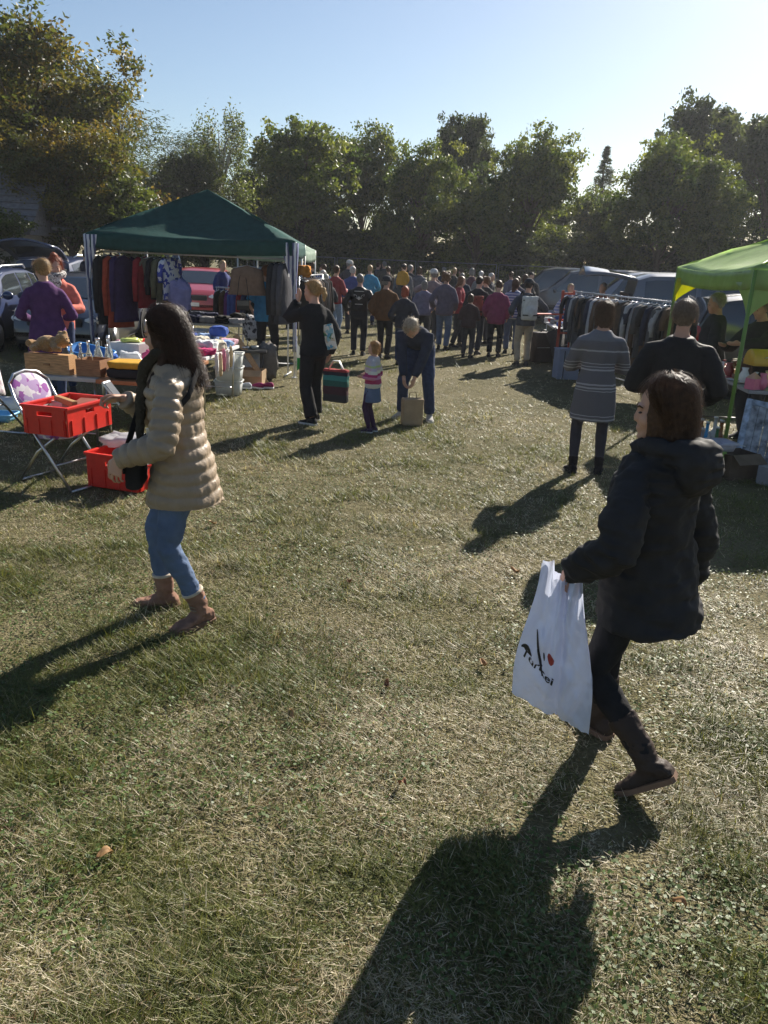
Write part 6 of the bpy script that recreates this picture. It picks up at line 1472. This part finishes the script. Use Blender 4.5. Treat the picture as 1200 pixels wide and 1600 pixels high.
for j, (x, y, m, nm) in enumerate([(-2.05, 12.05, (.24, .03, .10), 'burgundy'), (-1.92, 12.1, (.24, .03, .10), 'burgundy'), (-2.35, 11.95, (.4, .42, .45), 'pale grey'), (-2.24, 11.98, (.4, .42, .45), 'pale grey')]):
    shoe_thing(nm + ' trainer on the grass in front of the cardboard boxes', (x, y, .01), rnd.uniform(1, 2), fabric(m), 'trainers on the grass')
fl = thing('garden_windmill', 'white and green pennant on a thin stick beside the gazebo pole', 'pennant', (-1.52, 12.75, 0), .2)
MB().tube([(0, 0, 0), (0, 0, .75)], .005, 6).build('stick', WHITE, fl, True); MB().add([(-.005, 0, .66), (-.005, 0, .42), (.14, .02, .40), (.10, .01, .50)], [(0, 1, 2, 3)]).build('white_field', thin_cloth((.65, .66, .62)), fl, fix=False, solid=.003); MB().add([(-.005, 0, .416), (-.005, 0, .2), (.10, .02, .28), (.14, .02, .396)], [(0, 1, 2, 3)]).build('green_field', thin_cloth((.03, .25, .06)), fl, fix=False, solid=.003)
rail_rack('low chrome rack of dresses in front of the navy seller', (-4.05, 18.4), (-2.7, 18.2), 1.22, STEEL)
for j in range(12):
    cn, c = [('black', (.02, .02, .02)), ('navy', (.03, .04, .1)), ('red', (.34, .03, .03)), ('blue', (.06, .1, .32)), ('violet', (.15, .04, .16)), ('brown', (.12, .07, .04))][(j * 5 + j // 4) % 6]
    garment(cn + ' dress hanging on the low chrome rack', (-3.98 + .105 * j, 18.39 - .0155 * j, 1.19), R(70 + rnd.uniform(-15, 15)), 'dress', fabric(c), j, .36, .75, 'dresses on the low chrome rack')
rail_rack('long rack of dark coats beside the gazebo', (-1.75, 14.9), (-1.55, 17.6), 1.62, STEEL)
for j in range(10):
    cn, c = [('black', (.02, .02, .02)), ('charcoal', (.05, .05, .055)), ('dark brown', (.05, .035, .03))][j % 3]
    garment(cn + ' coat on the long rack by the gazebo', (-1.74 + .018 * j, 15.0 + .24 * j, 1.59), R(rnd.uniform(-18, 18)), 'coat', fabric(c), j, .44, .9, 'coats on the long rack')
lump('orange_bag', 'orange cloth bag on top of the coat rack', 'bag', (-1.70, 15.3, 1.60), 0, (.26, .24, .22), fabric((.5, .2, .03)), 75, .35)

# ------------------------------------------------------------------ right side stalls
rk = rail_rack('long chrome rack of shirts and jackets behind the striped-dress woman', (3.45, 15.4), (4.35, 11.9), 1.55, STEEL)
for j in range(26):
    cn, c = [('black', (.022, .022, .024)), ('dark grey', (.07, .07, .075)), ('light blue', (.18, .22, .34)), ('dark navy', (.03, .035, .06)), ('brown', (.10, .065, .045)), ('dark red', (.18, .03, .03)), ('pale grey', (.32, .32, .34)), ('olive', (.09, .085, .05))][(j * 3 + j // 5) % 8]
    f = (j + .7 + rnd.uniform(-.4, .4)) / 27
    garment(cn + (' jacket' if j % 2 else ' shirt') + ' on the long chrome rack', (3.45 + .9 * f, 15.4 - 3.5 * f, 1.52), R(14 + rnd.uniform(-32, 32)), 'jacket' if j % 2 else 'shirt', fabric(c), j, .42, .58 + .14 * ((j * 5) % 4), 'clothes on the long chrome rack')
rd = thing('ladder_frame', 'red wooden ladder frame at the end of the clothes rack', 'frame', (3.40, 15.75, 0), R(10))
RW_ = principled('red_wood', (.38, .06, .035), .6, var=.15)
for x in (-.12, .12): MB().box((x, 0, .78), (.045, .045, 1.56)).build('upright', RW_, rd, bevel=.005)
for z in (.3, .75, 1.2, 1.5): MB().box((0, 0, z), (.19, .03, .04)).build('rung', RW_, rd, bevel=.004)
garment('black and white striped top hanging from the red frame', (3.62, 15.62, 1.5), R(20), 'shirt', stripes('bw_stripes', [(0, (.45, .45, .45)), (.04, (.05, .05, .05))], period=.08), 1, .42, .8)
garment('bright red top hanging next to the red frame', (3.75, 15.3, 1.5), R(40), 'shirt', fabric((.36, .04, .03)), 2, .40, .45)
bxx = thing('storage_box', 'blue-grey lidded storage box standing on the grass beside the rack', 'box', (3.28, 14.75, 0), R(6))
BG_ = principled('blue_grey_board', (.20, .23, .32), .7, var=.1, vscale=6)
MB().box((0, 0, .27), (.40, .34, .54)).build('case', BG_, bxx, bevel=.01); MB().box((0, 0, .545), (.42, .36, .02)).build('lid', BG_, bxx, bevel=.004); MB().box((-.1, -.172, .27), (.015, .01, .5)).build('seam', CHAR, bxx)
suitcase('brown-black upright suitcase beside the goods table', (3.25, 17.2, 0), R(25), (.5, .26, .64), fabric((.04, .03, .027), rough=.6))
suitcase('dark slanting trolley case leaning on the goods table', (3.62, 16.55, .06), R(60), (.46, .24, .72), fabric((.03, .028, .03), rough=.6), R(-22))
suitcase('small black case lying flat on the grass', (3.62, 15.95, 0), R(10), (.5, .34, .2), fabric((.025, .025, .028), rough=.6))
table('goods table heaped with crockery beside the suitcases', (3.95, 18.1, 0), (.8, 2.2), R(-4), WHITE)
for j in range(16):
    nm, c = [('white', (.65, .65, .63)), ('red', (.45, .04, .03)), ('grey', (.3, .3, .3)), ('black', (.03, .03, .03)), ('blue', (.06, .12, .35))][(j * 3) % 5]
    if j % 2: lump('bundle', nm + ' bundle among the crockery on the goods table', 'bundle', (3.70 + .2 * (j % 3), 17.1 + .13 * j, TOP), .3 * j, (.22, .2, .1 + .04 * (j % 3)), fabric(c), 80 + j, .4, .6, 'bundles on the goods table')
    else: vessel('bowl', nm + ' bowl on the goods table', 'bowl', (3.70 + .2 * (j % 3), 17.1 + .13 * j, TOP), [(.04, 0), (.09, .05), (.1, .09)], plastic(c), 'bowls on the goods table')
o = MB().box((0, 0, 0), (.10, 1.1, .03)).build('red_strap', RW_, None, bevel=.004); put(o, (3.75, 18.6, TOP + .20), R(-60)); o.rotation_euler[1] = .1; tag(o, 'long red wooden slat lying across the goods table', 'slat')

# crockery stall under the lime gazebo
DKWOOD = wood((.10, .06, .04))
table('dark crockery table below the lime gazebo', (4.50, 9.55, 0), (.95, 2.1), R(-6), plastic((.28, .28, .3)), BLACK, h=.80)
sh_ = thing('display_shelf', 'small raised display shelf on the crockery table', 'shelf', (4.55, 9.35, .802), R(-6))
MB().box((0, 0, .2), (.75, .5, .02)).build('board', DKWOOD, sh_, bevel=.003)
for x in (-.34, .34): MB().box((x, 0, .095), (.02, .46, .19)).build('side', DKWOOD, sh_)
yb = thing('bread_bin', 'yellow domed bread bin on the display shelf', 'bread bin', (4.28, 9.12, 1.014), R(5))
mb = MB(); rs = []
for x in (-.17, -.165, .165, .17):
    e = .97 if abs(x) > .168 else 1; rs.append([V3(x, -.12 * e, 0)] + [V3(x, -.12 * e * math.cos(a), .03 + .15 * e * math.sin(a)) for a in [math.pi * i / 10 for i in range(11)]] + [V3(x, .12 * e, 0)])
mb.rings(rs).build('case', plastic((.62, .38, .05)), yb, True); MB().tube([(-.05, -.122, .09), (-.04, -.14, .1), (.04, -.14, .1), (.05, -.122, .09)], .006, 6).build('handle', STEEL, yb, True)
CR = [('pink', (.6, .16, .26)), ('white', (.7, .7, .7)), ('brown', (.18, .09, .05)), ('silver', None), ('gold', None), ('dusky red', (.3, .06, .06)), ('cream', (.6, .54, .42))]
for j in range(22):
    nm, c = CR[j % 7]; m = STEEL if nm == 'silver' else metal((.6, .45, .2), .3) if nm == 'gold' else plastic(c, .2)
    x = 4.10 + .13 * (j % 3) + rnd.uniform(-.02, .02); y = 8.62 + .26 * (j // 3) * .9
    if 4.15 < x and 9.08 < y < 9.62: x = 4.08
    kd = j % 4; zb = .802
    if kd == 0: vessel('vase', nm + ' vase on the crockery table', 'vase', (x, y, zb), [(.03, 0), (.055, .04), (.06, .09), (.03, .15), (.04, .18)], m, 'vases on the crockery table')
    elif kd == 1: vessel('cup', nm + ' cup on the crockery table', 'cup', (x, y, zb), [(.03, 0), (.042, .03), (.045, .075)], m, 'cups on the crockery table', True)
    elif kd == 2: vessel('plate', nm + ' plate on the crockery table', 'plate', (x, y, zb), [(.05, 0), (.10, .012), (.105, .016)], m, 'plates on the crockery table')
    else: vessel('candlestick', nm + ' candlestick on the crockery table', 'candlestick', (x, y, zb), [(.045, 0), (.045, .01), (.012, .03), (.018, .09), (.01, .14), (.025, .16)], m, 'candlesticks on the crockery table')
pv = thing('gift_box', 'pink tissue-wrapped box at the corner of the crockery table', 'box', (3.98, 8.62, .802), .5)
MB().box((0, 0, .06), (.12, .12, .12)).build('box', plastic((.62, .16, .26), .4), pv, bevel=.008); MB().add([(-.06, -.06, .121), (.06, -.06, .121), (.06, .06, .121), (-.06, .06, .121), (0, 0, .19)], [(0, 1, 4), (1, 2, 4), (2, 3, 4), (3, 0, 4)]).build('tissue', plastic((.55, .3, .22), .5), pv)
# weathered shutter leaning against the table
sp_ = thing('wooden_shutter', 'weathered pale blue louvred shutter leaning against the crockery table', 'shutter', (3.86, 7.98, .03), R(-8))
BLW = principled('flaked_paint', (.30, .36, .46), .8, var=.55, vscale=16, bump=.4)
ti = Matrix.Rotation(R(-24), 3, 'X') @ Matrix.Rotation(R(9), 3, 'Y')
for x in (-.19, .19): MB().box(ti @ V3(x, 0, .38), (.06, .03, .76), M=ti).build('stile', BLW, sp_, bevel=.004)
for z in (.03, .73): MB().box(ti @ V3(0, 0, z), (.318, .028, .06), M=ti).build('rail', BLW, sp_, bevel=.004)
for j in range(4): MB().box(ti @ V3(-.12 + .08 * j, .004, .38), (.074, .016, .638), M=ti).build('plank', principled('flaked_plank', (.27, .29, .33), .85, var=.75, vscale=11, bump=.5), sp_, bevel=.002)
l2 = thing('wooden_easel', 'blue painted wooden post frame next to the shutter', 'frame', (4.13, 7.98, 0), R(-5))
MB().box((0, .06, .45), (.055, .035, .92), M=Matrix.Rotation(R(10), 3, 'Y')).build('post', principled('blue_paint', (.12, .16, .36), .7, var=.3), l2, bevel=.004); MB().box((.3, .06, .3), (.5, .03, .045)).build('crossbar', principled('blue_paint', (.12, .16, .36), .7, var=.3), l2, bevel=.003)
# boxes on the grass
carton('dark open cardboard box tipped towards the aisle below the shutter', (3.60, 7.86), R(20), (.36, .26, .26), principled('dark_card', (.12, .085, .06), .85, var=.2))
carton('grey flattened carton beside the tipped box', (3.92, 7.62), R(35), (.3, .22, .18), principled('grey_card', (.25, .25, .27), .85, var=.15), open_=False)
GRN = plastic((.22, .36, .08))
for j in range(2): crate(('lower', 'upper')[j] + ' small lime plastic basket stacked on the grass by the stall', (3.27, 7.80, .02 + .135 * j), R(4), (.26, .18), GRN, h=.13, label_plate=False, cat='basket')
tub('shallow lilac plastic tray of cutlery on the lime baskets', (3.34, 7.84), (.40, .30, .08), plastic((.42, .40, .46)), z=.285)
for j in range(9):
    o = MB().tube([(0, 0, 0), (.08, .01, .01), (.17, 0, .005)], [(.004, .002), (.006, .003), (.016, .004)], 6).build('cutlery', STEEL if j % 3 else BLACK, None, True); put(o, (3.22 + .03 * j, 7.80 + .02 * (j % 4), .305 + .006 * j), .7 * j); tag(o, 'spoon in the lilac tray', 'spoon', 'spoons in the lilac tray')
for j, (x, y, c, nm) in enumerate([(3.55, 8.30, (.05, .10, .40), 'blue'), (3.48, 8.62, (.30, .22, .07), 'ochre'), (3.62, 8.70, (.06, .16, .18), 'dark teal')]):
    tub(nm + ' plastic bin with odds and ends under the crockery table edge', (x, y), (.34, .26, .26), plastic(c), z=.0)
for j in range(10):
    nm, c = [('white', (.6, .6, .58)), ('green', (.08, .2, .08)), ('amber', (.25, .1, .03)), ('grey', (.3, .3, .3)), ('bright blue', (.03, .3, .6))][j % 5]
    bottle(nm + ' bottle sticking out of the bins beside the crockery table', (3.46 + .09 * (j % 3), 8.28 + .11 * (j // 2 % 4) + .02 * j, .03), .34 + .05 * (j % 3), plastic(c, .2), 'bottles in the bins')
vessel('terracotta_pot', 'orange terracotta pot at the right end of the crockery stall', 'pot', (4.15, 7.55, 0), [(.09, 0), (.13, .2), (.14, .2), (.14, .24), (.12, .24)], principled('terracotta', (.40, .13, .05), .85, var=.15))
finish_voxels()

# ------------------------------------------------------------------ thin scattering volume added to imitate the veil of lens glare
hz = MB().box((0, 20, 7.5), (90, 84, 17)).build('glare_veil', principled('glare_veil_tmp', (1, 1, 1), var=0)); hz.data.materials.clear()
hm_ = bpy.data.materials.new('glare_veil'); hm_.use_nodes = True; hn = hm_.node_tree; hn.nodes.clear()
pv_ = hn.nodes.new('ShaderNodeVolumePrincipled'); pv_.inputs['Color'].default_value = (.9, .93, 1, 1); pv_.inputs['Density'].default_value = .0005; pv_.inputs['Anisotropy'].default_value = .4
ho_ = hn.nodes.new('ShaderNodeOutputMaterial'); hn.links.new(pv_.outputs[0], ho_.inputs['Volume']); hz.data.materials.append(hm_)
tag(hz, 'thin scattering volume added over the meadow to imitate lens glare', 'glare_veil', kind='stuff')
